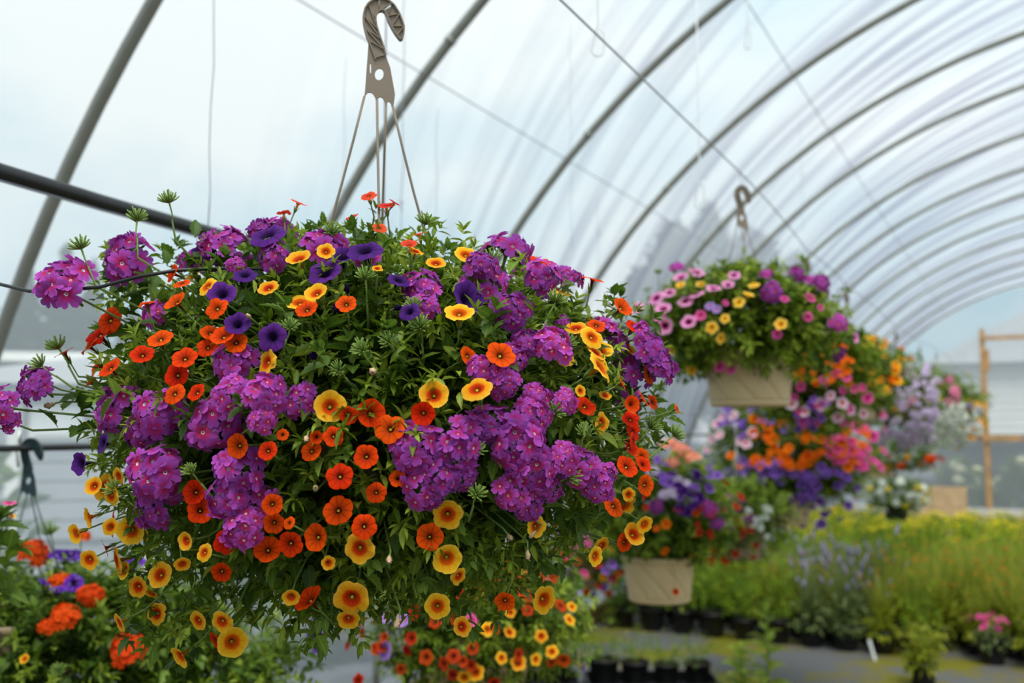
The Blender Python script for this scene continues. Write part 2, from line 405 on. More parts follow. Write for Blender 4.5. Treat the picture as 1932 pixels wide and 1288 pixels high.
def budhead(seed):
    rs = np.random.default_rng(300 + seed); g = Geo()
    for i in range(26):
        th = .15 + 1.25 * math.sqrt(i / 26); az = i * 2.39996
        d = np.array([math.sin(th) * math.cos(az), math.sin(th) * math.sin(az), math.cos(th)])
        L = rs.uniform(.75, 1.05); b = d * .1
        g.tube([b, b + d * L * .6 + np.array([0, 0, .08]), b + d * L * .95 + np.array([0, 0, .2]), b + d * L * 1.02 + np.array([0, 0, .22])], [.055, .075, .07, .03], 5)
    g.tube([(0, 0, -2.2), (.1, 0, -1.0), (0, 0, .1)], [.07, .07, .1], 6)
    return g.mesh('bud_head', [M['budgreen']])
BUDS = [budhead(i) for i in range(3)]
def wilted(seed):
    rs = np.random.default_rng(400 + seed); g = Geo(); seg = 12
    V = []
    for z, r in ((-1, .08), (-.6, .12), (-.1, .26), (.35, .38), (.75, .30), (1.0, .14)):
        ph = np.arange(seg) * 2 * PI / seg + z * .9; rr = r * (1 + .38 * np.sign(np.sin(ph * 6)) + rs.normal(0, .12, seg))
        V.append(np.stack([rr * np.cos(ph) + .12 * z * z, rr * np.sin(ph), np.full(seg, z) + rs.normal(0, .06, seg)], 1))
    T = [t for i in range(5) for j in range(seg) for t in ((i * seg + j, i * seg + (j + 1) % seg, (i + 1) * seg + (j + 1) % seg), (i * seg + j, (i + 1) * seg + (j + 1) % seg, (i + 1) * seg + j))]
    g.add(np.concatenate(V), T); return g.mesh('wilted_bloom', [M['dry']])
WILT = [wilted(i) for i in range(2)]
g = Geo()
for i in range(5):
    a = i * 2 * PI / 5; d = np.array([math.cos(a), math.sin(a), 0])
    g.tube([(0, 0, -1.25), d * .13 + np.array([0, 0, -.95]), d * .30 + np.array([0, 0, -.42])], [.07, .07, .015], 4)
CALYX = g.mesh('calyx', [M['calyx']])
g = Geo()
for i in range(5):
    a = i * 2 * PI / 5 + .3; d = np.array([math.cos(a) * .055, math.sin(a) * .055, 0])
    g.tube([d * .5 + np.array([0, 0, -.5]), d + np.array([0, 0, -.16]), d + np.array([0, 0, -.10])], [.02, .035, .03], 5)
STAMEN = g.mesh('stamen', [M['stamen']])
LEAFM = {}
for kind, mk in (('fine', 'leaf'), ('broad', 'leaf'), ('tooth', 'leafv')):
    LEAFM[kind] = []
    for i in range(4):
        V, T, md = LEAF[kind]
        V = V.copy(); V[:, 2] += [-.1, .05, -.25, .0][i] * V[:, 0] ** 2 + .02 * np.sin(V[:, 0] * 9 + i); V[:, 1] += .06 * (i - 1.5) * V[:, 0] ** 2
        LEAFM[kind].append(mesh_np('leaf', V, T, {'tone': np.full(len(V), [.25, .5, .75, .95][i]), 'mid': md}, [M[mk]]))

# ------------------------------------------------------------------ hanging baskets
def make_pot(R=.13, H=.165, swirl=True):
    g = Geo(); n = 144; rb = R * .86
    zz = np.linspace(.018, H - .022, 26)
    prof = [(rb * .2, 0), (rb * .96, 0), (rb, .004), (rb * 1.015, .016), (rb * .995, .018)] + [(rb + (R - rb) * z / H, z) for z in zz]
    prof += [(R * 1.0, H - .021), (R * 1.045, H - .019), (R * 1.05, H), (R * 1.01, H), (R * .985, H - .02), (R * .93, H - .05)]
    def gr(th, z):
        if not swirl or z < .02 or z > H - .022: return 0
        f = (th * 9 / (2 * PI) + z * 11.0) % 1.0
        return .0060 * np.exp(-((f - .5) / .065) ** 2)
    g.lathe(prof, n, groove=gr)
    g.lathe([(.001, H - .03), (R * .96, H - .025)], 24, 1)
    return g.mesh('pot', [M['pot'], M['soil']])
POT = make_pot()
K = .1243e-3
def hook_meshes():
    z2 = lambda p: np.array([(p[0] - 870) * K, 0, -(p[1] + 25) * K])
    outer = [(735, 430), (705, 345), (685, 260), (678, 180), (688, 110), (720, 50), (775, 0), (850, -25), (925, -12), (985, 35), (1035, 110), (1068, 190), (1088, 250), (1084, 330), (1072, 375)]
    inner = [(905, 560), (872, 450), (838, 355), (812, 275), (800, 205), (806, 150), (825, 112), (858, 95), (892, 108), (915, 150), (935, 205), (965, 265), (1000, 320), (1035, 365), (1055, 385)]
    def rs(P, n):
        P = np.array(P, float); d = np.r_[0, np.cumsum(np.linalg.norm(np.diff(P, axis=0), axis=1))]; s = np.linspace(0, d[-1], n)
        return np.stack([np.interp(s, d, P[:, 0]), np.interp(s, d, P[:, 1])], 1)
    N = 33; O = rs(outer, N); I = rs(inner, N); g = Geo(); y = np.array([0, 1, 0])
    for A in (O, I):
        for i in range(N - 1): g.bar(z2(A[i]), z2(A[i + 1]) + (z2(A[i + 1]) - z2(A[i])) * .12, .0019, .0085)
    for i in range(N - 1):
        a, b, c, d = z2(O[i]), z2(O[i + 1]), z2(I[i + 1]), z2(I[i])
        for s in (-.0009, .0009):
            g.add(np.array([a, b, c, d]) + y * s, [(0, 1, 2), (0, 2, 3)] if s > 0 else [(0, 2, 1), (0, 3, 2)])
    for k, i in enumerate(range(0, N - 3, 2)):
        a, b = (O, I) if k % 2 == 0 else (I, O)
        g.bar(z2(a[i]), z2(b[i + 2]), .0013, .0070)
    g.bar(z2(O[-1]), z2(I[-1]), .0018, .0085); g.bar(z2((800, 600)), z2(I[0]), .0018, .0075); g.bar(z2(O[0]), z2((805, 620)), .0018, .0075)
    hk = g.mesh('hook', [M['hook']], False)
    out = [(735, 430), (728, 560), (720, 700), (705, 960), (697, 1010), (707, 1016), (718, 985), (735, 964), (760, 958), (785, 970), (805, 1000), (818, 1040), (834, 1040), (840, 1010), (860, 996), (885, 1008), (900, 1040), (910, 1080), (924, 1078), (930, 1045), (945, 1036), (965, 1052), (976, 1095), (990, 1095), (998, 1030), (1005, 960), (955, 690), (905, 560), (872, 450), (840, 420)]
    bm = bmesh.new()
    def loop(P):
        vs = [bm.verts.new(tuple(z2(p) + np.array([0, -.0012, 0]))) for p in P]
        return [bm.edges.new((vs[i], vs[(i + 1) % len(vs)])) for i in range(len(vs))]
    e = loop(out) + loop([(845 + 44 * math.cos(a) - 8 * math.sin(a), 765 + 62 * math.sin(a)) for a in np.arange(20) * PI / 10])
    e += loop([(757 + 7 * math.cos(a), 712 + 55 * math.sin(a)) for a in np.arange(10) * PI / 5])
    bmesh.ops.triangle_fill(bm, edges=e, use_beauty=True)
    r = bmesh.ops.extrude_face_region(bm, geom=bm.faces[:])
    bmesh.ops.translate(bm, verts=[v for v in r['geom'] if isinstance(v, bmesh.types.BMVert)], vec=(0, .0024, 0))
    bmesh.ops.recalc_face_normals(bm, faces=bm.faces[:])
    pl = bpy.data.meshes.new('hanger_plate'); bm.to_mesh(pl); bm.free(); pl.materials.append(M['hook'])
    starts = [z2(p) for p in ((700, 1005), (826, 1030), (917, 1070), (985, 1085))]
    return hk, pl, starts
HOOK, PLATE, STARTS = hook_meshes()
def add_hanger(root, base, top, rim, R, matl, yaw, small=False):
    """hook, plate and four strands from the hook's top to the pot rim"""
    q = Quaternion((0, 0, 1), yaw); off = top - base
    obj('hook', HOOK, root, off, q, m=matl); obj('hanger_plate', PLATE, root, off, q, m=matl)
    Rm = np.array(q.to_matrix())
    for k, ang in enumerate((PI * .98, -PI * .52, PI * .47, .02)):
        a = Rm @ STARTS[k] + top
        b = rim + R * (Rm @ np.array([math.cos(ang), math.sin(ang), 0]))
        g = Geo(); t = np.linspace(0, 1, 7)[:, None]
        P = a + (b - a) * t; P[:, 2] -= .012 * np.sin(PI * t[:, 0]) * 0; P += (b - a) * np.array([1, 1, 0]) * (-.06) * np.sin(PI * t)
        g.tube(P - base, .0016, 6); o = obj('strand', g.mesh('strand', [matl]), root)

class Mass:
    """the mounded foliage of one basket, an egg-shaped body around c"""
    def __init__(s, c, rx, ry, zu, zd): s.c = np.asarray(c, float); s.r = (rx, ry, zu, zd)
    def rad(s, up): return np.array([s.r[0], s.r[1], s.r[2] if up else s.r[3]])
    def hit(s, px, py):
        d = ray(px, py)
        for up in (True, False):
            R = s.rad(up); o = (CAM - s.c) / R; dd = d / R
            A = dd @ dd; B = o @ dd; C = o @ o - 1; disc = B * B - A * C
            t = (-B - math.sqrt(disc)) / A if disc > 0 else -B / A
            p = CAM + t * d
            if (p[2] >= s.c[2]) == up or not up:
                if (p[2] >= s.c[2]) != up: pass
                return p, unit((p - s.c) / R ** 2), disc > 0
    def pts(s, n, f0, f1, low=-1.0):
        d = unit(rng.normal(size=(n * 2, 3))); d = d[d[:, 2] > low][:n]
        R = np.where(d[:, 2:3] > 0, s.rad(True), s.rad(False)); f = rng.uniform(f0 ** 2, f1 ** 2, len(d)) ** .5
        return s.c + d * R * f[:, None], unit(d / R)
CLM = {'V': 'fV', 'O': 'fO', 'U': 'fU', 'S': 'fS', 'W': 'fW', 'G': 'fG', 'P': 'fP'}
PARTN = {'V': 'verbena_cluster', 'O': 'verbena_cluster', 'U': 'verbena_cluster', 'S': 'geranium_cluster', 'W': 'alyssum_cluster', 'G': 'daisy_cluster', 'P': 'phlox_cluster'}
def basket(label, cat, rim, mass, blooms, shoots, leaf=.022, hook_top=None, hookmat='hook', potmat='pot', potscale=1.0, yaw=0, detail=0, leaves=0, group=None,
           verb=.25, bright=False, back=0, palette='o', low=-1.0, name='hanging_basket', tone0=.25, extra=(), outer=.93, hitm=None):
    hitm = hitm or mass
    rim = np.asarray(rim, float); base = rim - np.array([0, 0, .165 * potscale])
    root = bpy.data.objects.new(name, None); COL.objects.link(root); root.location = tuple(base); root.empty_display_size = .1
    tag(root, label, cat, group)
    obj('pot', POT, root, (0, 0, 0), Quaternion((0, 0, 1), yaw), potscale, [M[potmat], M['soil']])
    if hook_top is not None: add_hanger(root, base, np.asarray(hook_top, float), rim, .13 * potscale, M[hookmat], yaw)
    # foliage: leafy shoots through the whole mound
    g = Geo(); lm = [M['leafy' if bright else 'leaf'], M['leafv']]
    layers = [(mass, .30, .72, int(shoots * .45)), (mass, .70, outer, int(shoots * .55))] + [(Mass(at(x_, y_, d_), r_, r_, r_ * .9, r_), .1, .9, -k_) for x_, y_, d_, r_, k_ in extra]
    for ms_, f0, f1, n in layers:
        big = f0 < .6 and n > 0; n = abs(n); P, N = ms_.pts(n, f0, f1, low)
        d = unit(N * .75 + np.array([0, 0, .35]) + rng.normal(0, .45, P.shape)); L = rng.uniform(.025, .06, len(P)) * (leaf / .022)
        tone = np.clip(rng.beta(2, 2.4, len(P)) * .8 + tone0 - .2 + (.20 if not big else -.14), 0, 1)  # shade painted into the leaf tone: inner shoots darker, outer ones lighter
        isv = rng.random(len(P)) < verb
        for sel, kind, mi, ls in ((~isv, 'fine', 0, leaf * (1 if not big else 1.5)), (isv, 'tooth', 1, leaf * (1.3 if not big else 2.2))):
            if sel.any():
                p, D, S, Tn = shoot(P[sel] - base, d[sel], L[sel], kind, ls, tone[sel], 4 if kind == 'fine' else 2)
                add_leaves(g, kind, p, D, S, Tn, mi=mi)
    gs = Geo()
    def stem_to(p, n_, bend=.04, r=.0011):
        inner = mass.c + (p - mass.c) * .45
        q = p - n_ * bend
        gs.tube(np.array([p, p - n_ * bend * .6, (q + inner) / 2 + rng.normal(0, .008, 3), inner]) - base, [r * .8, r, r, r], 5)
    nflor = 0; lv = []
    todo = []
    for kind, lst in blooms.items():
        for e in lst: todo.append((kind, *e))
    todo.sort(key=lambda e: -e[3])
    for _ in range(back):
        p, n_ = mass.pts(1, 1.0, 1.02, -.6)
        if len(p) and (CAM - p[0]) @ n_[0] < 0: todo.append((random.choice(palette), p[0], n_[0], random.uniform(26, 34)))
    for e in todo:
        kind = e[0]
        if isinstance(e[1], np.ndarray):
            p, n_, inside = e[1], e[2], False; size = .017 if kind not in CLM else .03
        else:
            p, n_, inside = hitm.hit(e[1], e[2]); size = e[3] * depth_of(p) / FPX / (2 if kind not in CLM and kind != 'B' else 1)
            if len(e) > 4: n_ = unit(n_ + np.asarray(e[4]))
        view = unit(CAM - p); p = p + n_ * (rng.uniform(-.004, .022) if detail else .028)
        f = unit(n_ * .8 + view * (.40 if kind in CLM else .34) + np.array([0, 0, .18 if kind in CLM else .34]) + rng.normal(0, .22 if kind in CLM else .28, 3))
        if not inside and detail and kind in 'VoB':
            q0 = mass.c + (p - mass.c) * rng.uniform(.72, .93, 7)[:, None]
            lv.append((q0 - f * .02, unit((p - mass.c)) * .4 + rng.normal(0, .6, (7, 3)), kind))
        if kind in CLM:
            size *= .93; core, sp, joined = random.choice(CLUS); q = quat_to(f); cm = M[CLM[kind]]; f2 = f
            stem_to(p, f, .05, .0014)
            if detail and nflor + len(sp) <= 300:
                c = obj(PARTN[kind], core, root, p - f * size * .35 - base, q, size)
                for pp, nr, sc, roll, k in sp: obj('floret', FLORM[k], c, pp, quat_to(nr, roll), sc, cm)
                nflor += len(sp)
            else: obj(PARTN[kind], joined, root, p - f * size * .35 - base, q, size, [M['calyx'], cm])
        elif kind == 'B':
            f = unit(n_ * .7 + np.array([0, 0, .6]) + rng.normal(0, .25, 3)); stem_to(p - f * size * 1.6, f, .04, .0014)
            obj('bud_head', random.choice(BUDS), root, p - base, quat_to(f), size)
        elif kind in 'dw':
            f = unit(n_ + np.array([0, 0, -.5]) + rng.normal(0, .4, 3)); stem_to(p, -f if False else f, .02)
            obj('wilted_bloom', random.choice(WILT), root, p - base, quat_to(f), size, M['dry'] if kind == 'd' else M['p'])
        else:
            mm = M[{'O': 'oo', 'q': 'oo', 'x': 'uy'}.get(kind, kind)]
            pool = (PETUN if kind in 'psk' else BLOOM) if (detail or kind in 'psk') else SMALL
            q = quat_to(f); stem_to(p - f * size * 1.1, f, .03)
            b = obj('petunia_bloom' if kind in 'psk' else 'calibrachoa_bloom', random.choice(pool), root, p - base, q, size, mm)
            if detail:
                obj('calyx', CALYX, b)
                if kind not in 'psk' and e[3] > 34: obj('stamen', STAMEN, b)
    for q0, D0_, kd in lv: add_leaves(g, 'tooth' if kd != 'o' else 'fine', q0 - base, D0_, rng.uniform(.022, .036, len(q0)), rng.uniform(.2, .8, len(q0)), mi=1 if kd != 'o' else 0)
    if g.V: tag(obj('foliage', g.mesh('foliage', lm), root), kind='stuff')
    if gs.V: tag(obj('stems', gs.mesh('stems', [M['stem']]), root), kind='stuff')
    if leaves:
        k = 0
        while k < leaves:
            p, n_ = mass.pts(1, .90, .99, low)
            if not len(p): continue
            p, n_ = p[0], n_[0]
            if (CAM - p) @ n_ < -.03 and random.random() < .7: continue
            kind = 'tooth' if random.random() < verb + .1 else random.choice(('fine', 'broad'))
            d = unit(n_ * .6 + rng.normal(0, .6, 3) + np.array([0, 0, .1]))
            R = Matrix(frames(d[None], rng.uniform(-.6, .6, 1))[0].tolist())
            obj('leaf', random.choice(LEAFM[kind]), root, p - base, R.to_quaternion(), leaf * rng.uniform(.9, 1.4) * (1.35 if kind == 'tooth' else 1))
            k += 1
    return root
# ------------------------------------------------------------------ the setting
XC, ZC, AA, BB = 1.124, EYE - 1.407, 4.22, 4.04
Y0, DY, YEND = 1.819, 1.22, 19.3
def arch(t, off=0.0):
    return XC + (AA + off) * math.cos(t), ZC + (BB + off) * math.sin(t)
# translucent film
m, t, o = mat('milky_film')
fs = nd(t, 'Attribute', attribute_name='fs'); fy = nd(t, 'Attribute', attribute_name='fy')
sk = nd(t, 'Math', operation='MULTIPLY_ADD'); sk.inputs[1].default_value = -.38
t.links.new(fs.outputs['Fac'], sk.inputs[0]); t.links.new(fy.outputs['Fac'], sk.inputs[2])
cx = nd(t, 'CombineXYZ'); t.links.new(sk.outputs[0], cx.inputs[0]); t.links.new(fs.outputs['Fac'], cx.inputs[1])
ms = nd(t, 'Mapping'); ms.inputs['Scale'].default_value = (6.5, .28, 1); t.links.new(cx.outputs[0], ms.inputs[0])
n1 = nd(t, 'TexNoise'); n1.inputs['Scale'].default_value = 1.0; n1.inputs['Detail'].default_value = 3; t.links.new(ms.outputs[0], n1.inputs['Vector'])
n2 = nd(t, 'TexNoise'); n2.inputs['Scale'].default_value = .55; n2.inputs['Detail'].default_value = 2
ms2 = nd(t, 'Mapping'); ms2.inputs['Location'].default_value = (4, 2, 0); t.links.new(cx.outputs[0], ms2.inputs[0]); t.links.new(ms2.outputs[0], n2.inputs['Vector'])
st = nd(t, 'MapRange'); st.inputs[1].default_value = .42; st.inputs[2].default_value = .70; st.inputs[3].default_value = 0; st.inputs[4].default_value = 1; t.links.new(n1.outputs['Fac'], st.inputs[0])
lw = nd(t, 'LayerWeight'); lw.inputs['Blend'].default_value = .5
gz = nd(t, 'MapRange'); gz.inputs[1].default_value = .45; gz.inputs[2].default_value = .92; gz.inputs[3].default_value = .46; gz.inputs[4].default_value = .82; t.links.new(lw.outputs['Facing'], gz.inputs[0])
ga = nd(t, 'MapRange'); ga.inputs[1].default_value = .22; ga.inputs[2].default_value = .62; ga.inputs[3].default_value = .0; ga.inputs[4].default_value = .40; t.links.new(lw.outputs['Facing'], ga.inputs[0])
mu = nd(t, 'Math', operation='MULTIPLY'); t.links.new(st.outputs[0], mu.inputs[0]); t.links.new(ga.outputs[0], mu.inputs[1])
mu2 = nd(t, 'Math', operation='MULTIPLY'); t.links.new(mu.outputs[0], mu2.inputs[0]); t.links.new(n2.outputs['Fac'], mu2.inputs[1])
ad = nd(t, 'Math', operation='ADD', use_clamp=True); t.links.new(gz.outputs[0], ad.inputs[0]); t.links.new(mu2.outputs[0], ad.inputs[1])
tp = nd(t, 'BsdfTransparent'); tp.inputs[0].default_value = (.97, .98, .98, 1)
tl = nd(t, 'BsdfTranslucent')
dk = nd(t, 'Math', operation='MULTIPLY_ADD', use_clamp=True); dk.inputs[1].default_value = 5.0
gk = nd(t, 'MapRange'); gk.inputs[1].default_value = .45; gk.inputs[2].default_value = .95; gk.inputs[3].default_value = 0; gk.inputs[4].default_value = .62; t.links.new(lw.outputs['Facing'], gk.inputs[0])
t.links.new(mu2.outputs[0], dk.inputs[0]); t.links.new(gk.outputs[0], dk.inputs[2])
tcx = nd(t, 'MixRGB'); t.links.new(dk.outputs[0], tcx.inputs[0]); tcx.inputs[1].default_value = (.64, .70, .72, 1); tcx.inputs[2].default_value = (.27, .285, .36, 1); t.links.new(tcx.outputs[0], tl.inputs[0])
df = nd(t, 'BsdfDiffuse'); df.inputs[0].default_value = (.80, .80, .84, 1)
m1 = nd(t, 'MixShader'); m1.inputs[0].default_value = .22; t.links.new(tl.outputs[0], m1.inputs[1]); t.links.new(df.outputs[0], m1.inputs[2])
m2 = nd(t, 'MixShader'); t.links.new(ad.outputs[0], m2.inputs[0]); t.links.new(tp.outputs[0], m2.inputs[1]); t.links.new(m1.outputs[0], m2.inputs[2]); t.links.new(m2.outputs[0], o.inputs['Surface'])
M['film'] = m
def film_sheet():
    nt_, ny = 97, 180; V, fsA, fyA = [], [], []
    for j in range(ny):
        y = -4.0 + (YEND + 4.0) * j / (ny - 1); ph = ((y - Y0) / DY) % 1.0
        sag = -.02 * math.sin(PI * ph) ** 2
        for i in range(nt_):
            tt = PI * i / (nt_ - 1); x, z = arch(tt, .026 + sag)
            V.append((x, y, z)); fsA.append(tt * 4.15); fyA.append(y)
    T = []
    for j in range(ny - 1):
        for i in range(nt_ - 1):
            a = j * nt_ + i; T += [(a, a + 1, a + nt_ + 1), (a, a + nt_ + 1, a + nt_)]
    return mesh_np('ceiling', V, T, {'fs': fsA, 'fy': fyA}, [M['film']])
ceil = tag(obj('ceiling', film_sheet()), 'milky plastic film arched over steel hoops', kind='structure')
# hoops: each rib is a piece of the tunnel roof; all share one mesh
g = Geo(); g.tube([(*[arch(tt)[0]], 0, arch(tt)[1]) for tt in np.linspace(0, PI, 72)], .0205, 10)
g.tube([(XC - AA, 0, .0), (XC - AA, 0, ZC)], .0205, 8); g.tube([(XC + AA, 0, .0), (XC + AA, 0, ZC)], .0205, 8)
for tt in (1.0, 1.75, 2.35): 
    x, z = arch(tt); d = np.array([-math.sin(tt), 0, math.cos(tt)]); g.tube([np.array([x, 0, z]) - d * .012, np.array([x, 0, z]) + d * .012], .0235, 10)
RIB = g.mesh('hoop_rib', [M['steel']])
JIT = {0: 0, 1: -.05, 2: .05, 3: .05, 4: .05, 5: -.08, 6: .03, 7: .05}
for k in range(-4, 15): obj('hoop_rib', RIB, ceil, (0, Y0 + DY * k + JIT.get(k, 0), 0))
# floor
m, t, o = mat('weed_cloth')
co = nd(t, 'TexCoord'); b = principled(t, .8, .15)
na = nd(t, 'TexNoise'); na.inputs['Scale'].default_value = 1.9; na.inputs['Detail'].default_value = 6; na.inputs['Roughness'].default_value = .62
nb = nd(t, 'TexNoise'); nb.inputs['Scale'].default_value = 40; nb.inputs['Detail'].default_value = 3
ra = nd(t, 'ValToRGB'); e = ra.color_ramp.elements; e[0].position = .46; e[0].color = (.115, .115, .118, 1); e[1].position = .60; e[1].color = (.16, .15, .012, 1)
x = e.new(.53); x.color = (.14, .125, .06, 1)
rb = nd(t, 'ValToRGB'); rb.color_ramp.elements[0].color = (.6, .6, .6, 1); rb.color_ramp.elements[1].color = (1.3, 1.3, 1.3, 1)
mm = nd(t, 'MixRGB', blend_type='MULTIPLY'); mm.inputs[0].default_value = 1
for n_ in (na, nb): t.links.new(co.outputs['Object'], n_.inputs['Vector'])
t.links.new(na.outputs['Fac'], ra.inputs[0]); t.links.new(nb.outputs['Fac'], rb.inputs[0]); t.links.new(ra.outputs[0], mm.inputs[1]); t.links.new(rb.outputs[0], mm.inputs[2])
bp = nd(t, 'Bump'); bp.inputs['Strength'].default_value = .5; bp.inputs['Distance'].default_value = .02; t.links.new(na.outputs['Fac'], bp.inputs['Height']); t.links.new(bp.outputs[0], b.inputs['Normal'])
t.links.new(mm.outputs[0], b.inputs['Base Color']); t.links.new(b.outputs[0], o.inputs['Surface']); M['floor'] = m
g = Geo(); g.box(((XC), (YEND - 4) / 2, -.05), (AA, (YEND + 4) / 2, .05)); tag(obj('floor', g.mesh('floor', [M['floor']], False)), 'grey weed cloth floor with patches of yellow green moss', kind='structure')
M['gravel'] = plain('outer_gravel', (.10, .105, .12), .9, .1, var=.35, scale=3)
g = Geo(); g.box((0, 20, -.15), (90, 90, .05)); tag(obj('ground', g.mesh('ground', [M['gravel']], False)), 'grey gravel yard around the tunnel', kind='structure')
M['mossboard'] = plain('mossy_timber', (.14, .11, .03), .85, .1, var=.5, scale=5)
for nm, x in (('baseboard_left', XC - AA + .05), ('baseboard_right', XC + AA - .05)):
    g = Geo(); g.box((x, (YEND - 4) / 2, .07), (.022, (YEND + 4) / 2, .07)); tag(obj(nm, g.mesh(nm, [M['mossboard']], False)), 'mossy timber board along the foot of the film', kind='structure')
# end wall of film with the timber door frame
ts = np.linspace(0, PI, 49); V = [(XC, YEND, .9)] + [(*[arch(q, .02)[0]], YEND, arch(q, .02)[1]) for q in ts] + [(XC - AA, YEND, .12), (XC + AA, YEND, .12)]
n = len(V); T = [(0, i, i + 1) for i in range(1, n - 1)] + [(0, n - 1, 1)]
tag(obj('wall_end', mesh_np('wall_end', V, T, {'fs': [v[0] for v in V], 'fy': [v[2] for v in V]}, [M['film']], smooth=False)), 'film covered end wall of the tunnel', kind='structure')
def W(px, py, y=YEND - .06):
    v = ray(px, py); return CAM + v * (y / v[1])
dr = bpy.data.objects.new('door_1', None); COL.objects.link(dr); dr.location = (W(1863, 950)[0], YEND - .06, 0); tag(dr, 'bare timber door frame in the film end wall', kind='structure')
dx = W(1860, 800)[0]; D0 = np.array(dr.location)
def dpart(name, a, b, wd, dp=.05, m='wood'):
    g = Geo(); g.bar(np.asarray(a, float) - D0, np.asarray(b, float) - D0, wd, dp); obj(name, g.mesh(name, [M[m]], False), dr)
zt = lambda py: W(1860, py)[2]
dpart('post', (dx, YEND - .06, 0), (dx, YEND - .06, zt(620)), .085)
dpart('post', (dx + 1.9, YEND - .06, 0), (dx + 1.9, YEND - .06, zt(620)), .085)
dpart('header', (dx, YEND - .08, zt(638)), (dx + 1.9, YEND - .08, zt(638)), .07)
dpart('rail', (dx - .52, YEND - .10, zt(826)), (dx + .55, YEND - .10, zt(826)), .10)
dpart('brace', (dx + .06, YEND - .07, zt(660)), (dx + .06, YEND - .07, zt(700)), .09)
dpart('brace', (dx - .5, YEND - .05, zt(760)), (dx, YEND - .05, zt(745)), .05)
dpart('rail', (dx + .55, YEND - .05, zt(828)), (dx + 1.9, YEND - .05, zt(828)), .04)
g = Geo(); g.box((XC, YEND - .08, .06), (AA - .1, .08, .06)); tag(obj('trim_1', g.mesh('trim_1', [M['conc']], False)), 'pale sill board under the end wall', kind='structure')

# ------------------------------------------------------------------ wires, pipes and clips
def wire(name, pts, r, m, label, cat, group=None, n=6):
    g = Geo(); P = [np.asarray(p, float) for p in pts]
    if len(P) == 2: P = [P[0] + (P[1] - P[0]) * q for q in np.linspace(0, 1, 12)]
    return tag(obj(name, Geo.mesh((g.tube(P, r, n), g)[1], name, [M[m]])), label, cat, group)
def along(px, py, d, ya=-2.0, yb=YEND - .1, dz=0.0):
    p = at(px, py, d); return [np.array([p[0], ya, p[2] + dz]), np.array([p[0], yb, p[2] + dz])]
def arch_z(x): return ZC + BB * math.sqrt(max(0, 1 - ((x - XC) / AA) ** 2))
HX = at(1400, 350, 2.84)[0]; HZ = at(1400, 350, 2.84)[2]
wz = HZ + .045
p = at(590, 115, 3.05); px_ = p[0]; wire('support_wire', [(px_, -2, arch_z(px_) - .025), (px_, YEND - .1, arch_z(px_) - .025)], .0022, 'wire', 'grey cable running along the sloping film above the tall blooms', 'wire')
p = at(1380, 220, 4.2); px_ = p[0]; wire('support_wire', [(px_, -2, arch_z(px_) - .025), (px_, YEND - .1, arch_z(px_) - .025)], .003, 'wire', 'faint grey cable against the film beside the basket wire', 'wire')
px_ = 0.32; wire('support_wire', [(px_, -2, arch_z(px_) - .03), (px_, YEND - .1, arch_z(px_) - .03)], .003, 'wire', 'faint cable running under the hoops near the ridge', 'wire')
g = Geo(); Y = np.linspace(.5, YEND - .2, 220); rx = .80
rz_ = 3.55 
def ridge(dx_, ph, amp): return [(rx + dx_ + amp * math.sin(y * 5 + ph) * (0.5 + .5 * math.sin(y * 1.7)), y, arch_z(rx) - .038 + amp * .8 * math.cos(y * 4.3 + ph)) for y in Y]
rope = bpy.data.objects.new('ridge_string', None); COL.objects.link(rope); rope.location = (rx, Y[0], arch_z(rx) - .1); tag(rope, 'white twisted string slung under the ridge of the hoops', 'string')
for ph, mm_, nm in ((0, 'white', 'strand'), (2.4, 'white', 'strand'), (4, 'wire', 'cable')):
    g = Geo(); g.tube(np.array(ridge(0, ph, .018 if mm_ == 'white' else .004)) - np.array(rope.location), .004, 5); obj(nm, g.mesh(nm, [M[mm_]]), rope)
# thick black pipe and drip tube
BP = [at(-60, 304, 1.50), at(0, 324, 1.57), at(190, 381, 1.78), at(370, 432, 2.02), at(480, 463, 2.2), at(800, 545, 2.9), at(1130, 606, 4.0), at(1400, 675, 6.5), at(1650, 738, 12)]
wire('water_pipe', BP, .0145, 'black', 'thick black water pipe slung across behind the large basket', 'pipe', n=14)
wire('drip_tube', [p + unit(CAM - p) * np.array([1, 1, 0]) * .006 + np.array([0, 0, -.0158]) for p in BP], .0022, 'wire', 'thin grey tube running under the thick black water pipe', 'tube')
for px, py, d, kn, lb in ((392, 440, 2.06, None, 'long grey string holding up the black water pipe beside the nearest hoop'), (757, 532, 2.8, 385, 'thin knotted string dangling behind the taupe hook')):
    TIES = globals().setdefault('TIES', []); TIES.append((px, py, d, kn, lb))
wire('drip_tube', [at(-30, 528, 1.15), at(0, 536, 1.13), at(55, 549, 1.10), at(120, 548, 1.08), at(190, 541, 1.06), at(260, 522, 1.05), at(330, 510, 1.06), at(410, 506, 1.08), at(540, 509, 1.12), at(640, 560, 1.2)], .0021, 'black', 'thin black drip tube looping into the large basket', 'tube', n=8)
LX = at(60, 826, 2.2) + np.array([-.0015, 0, -.0230])
wire('hanging_pipe', [(LX[0], -1, LX[2]), (LX[0], 1.0, LX[2]), (LX[0], 2.2, LX[2]), (LX[0], 6, LX[2]), (LX[0], 12, LX[2])], .0078, 'black', 'black rail pipe carrying the dark green hook', 'pipe', n=10)
wire('pipe_tie', [at(34, 880, 2.18), at(31, 850, 2.165), at(36, 820, 2.18), at(38, 812, 2.2), at(38, 850, 2.215)], .0028, 'white', 'white strap beside the dark green hook on the black rail pipe', 'strap')
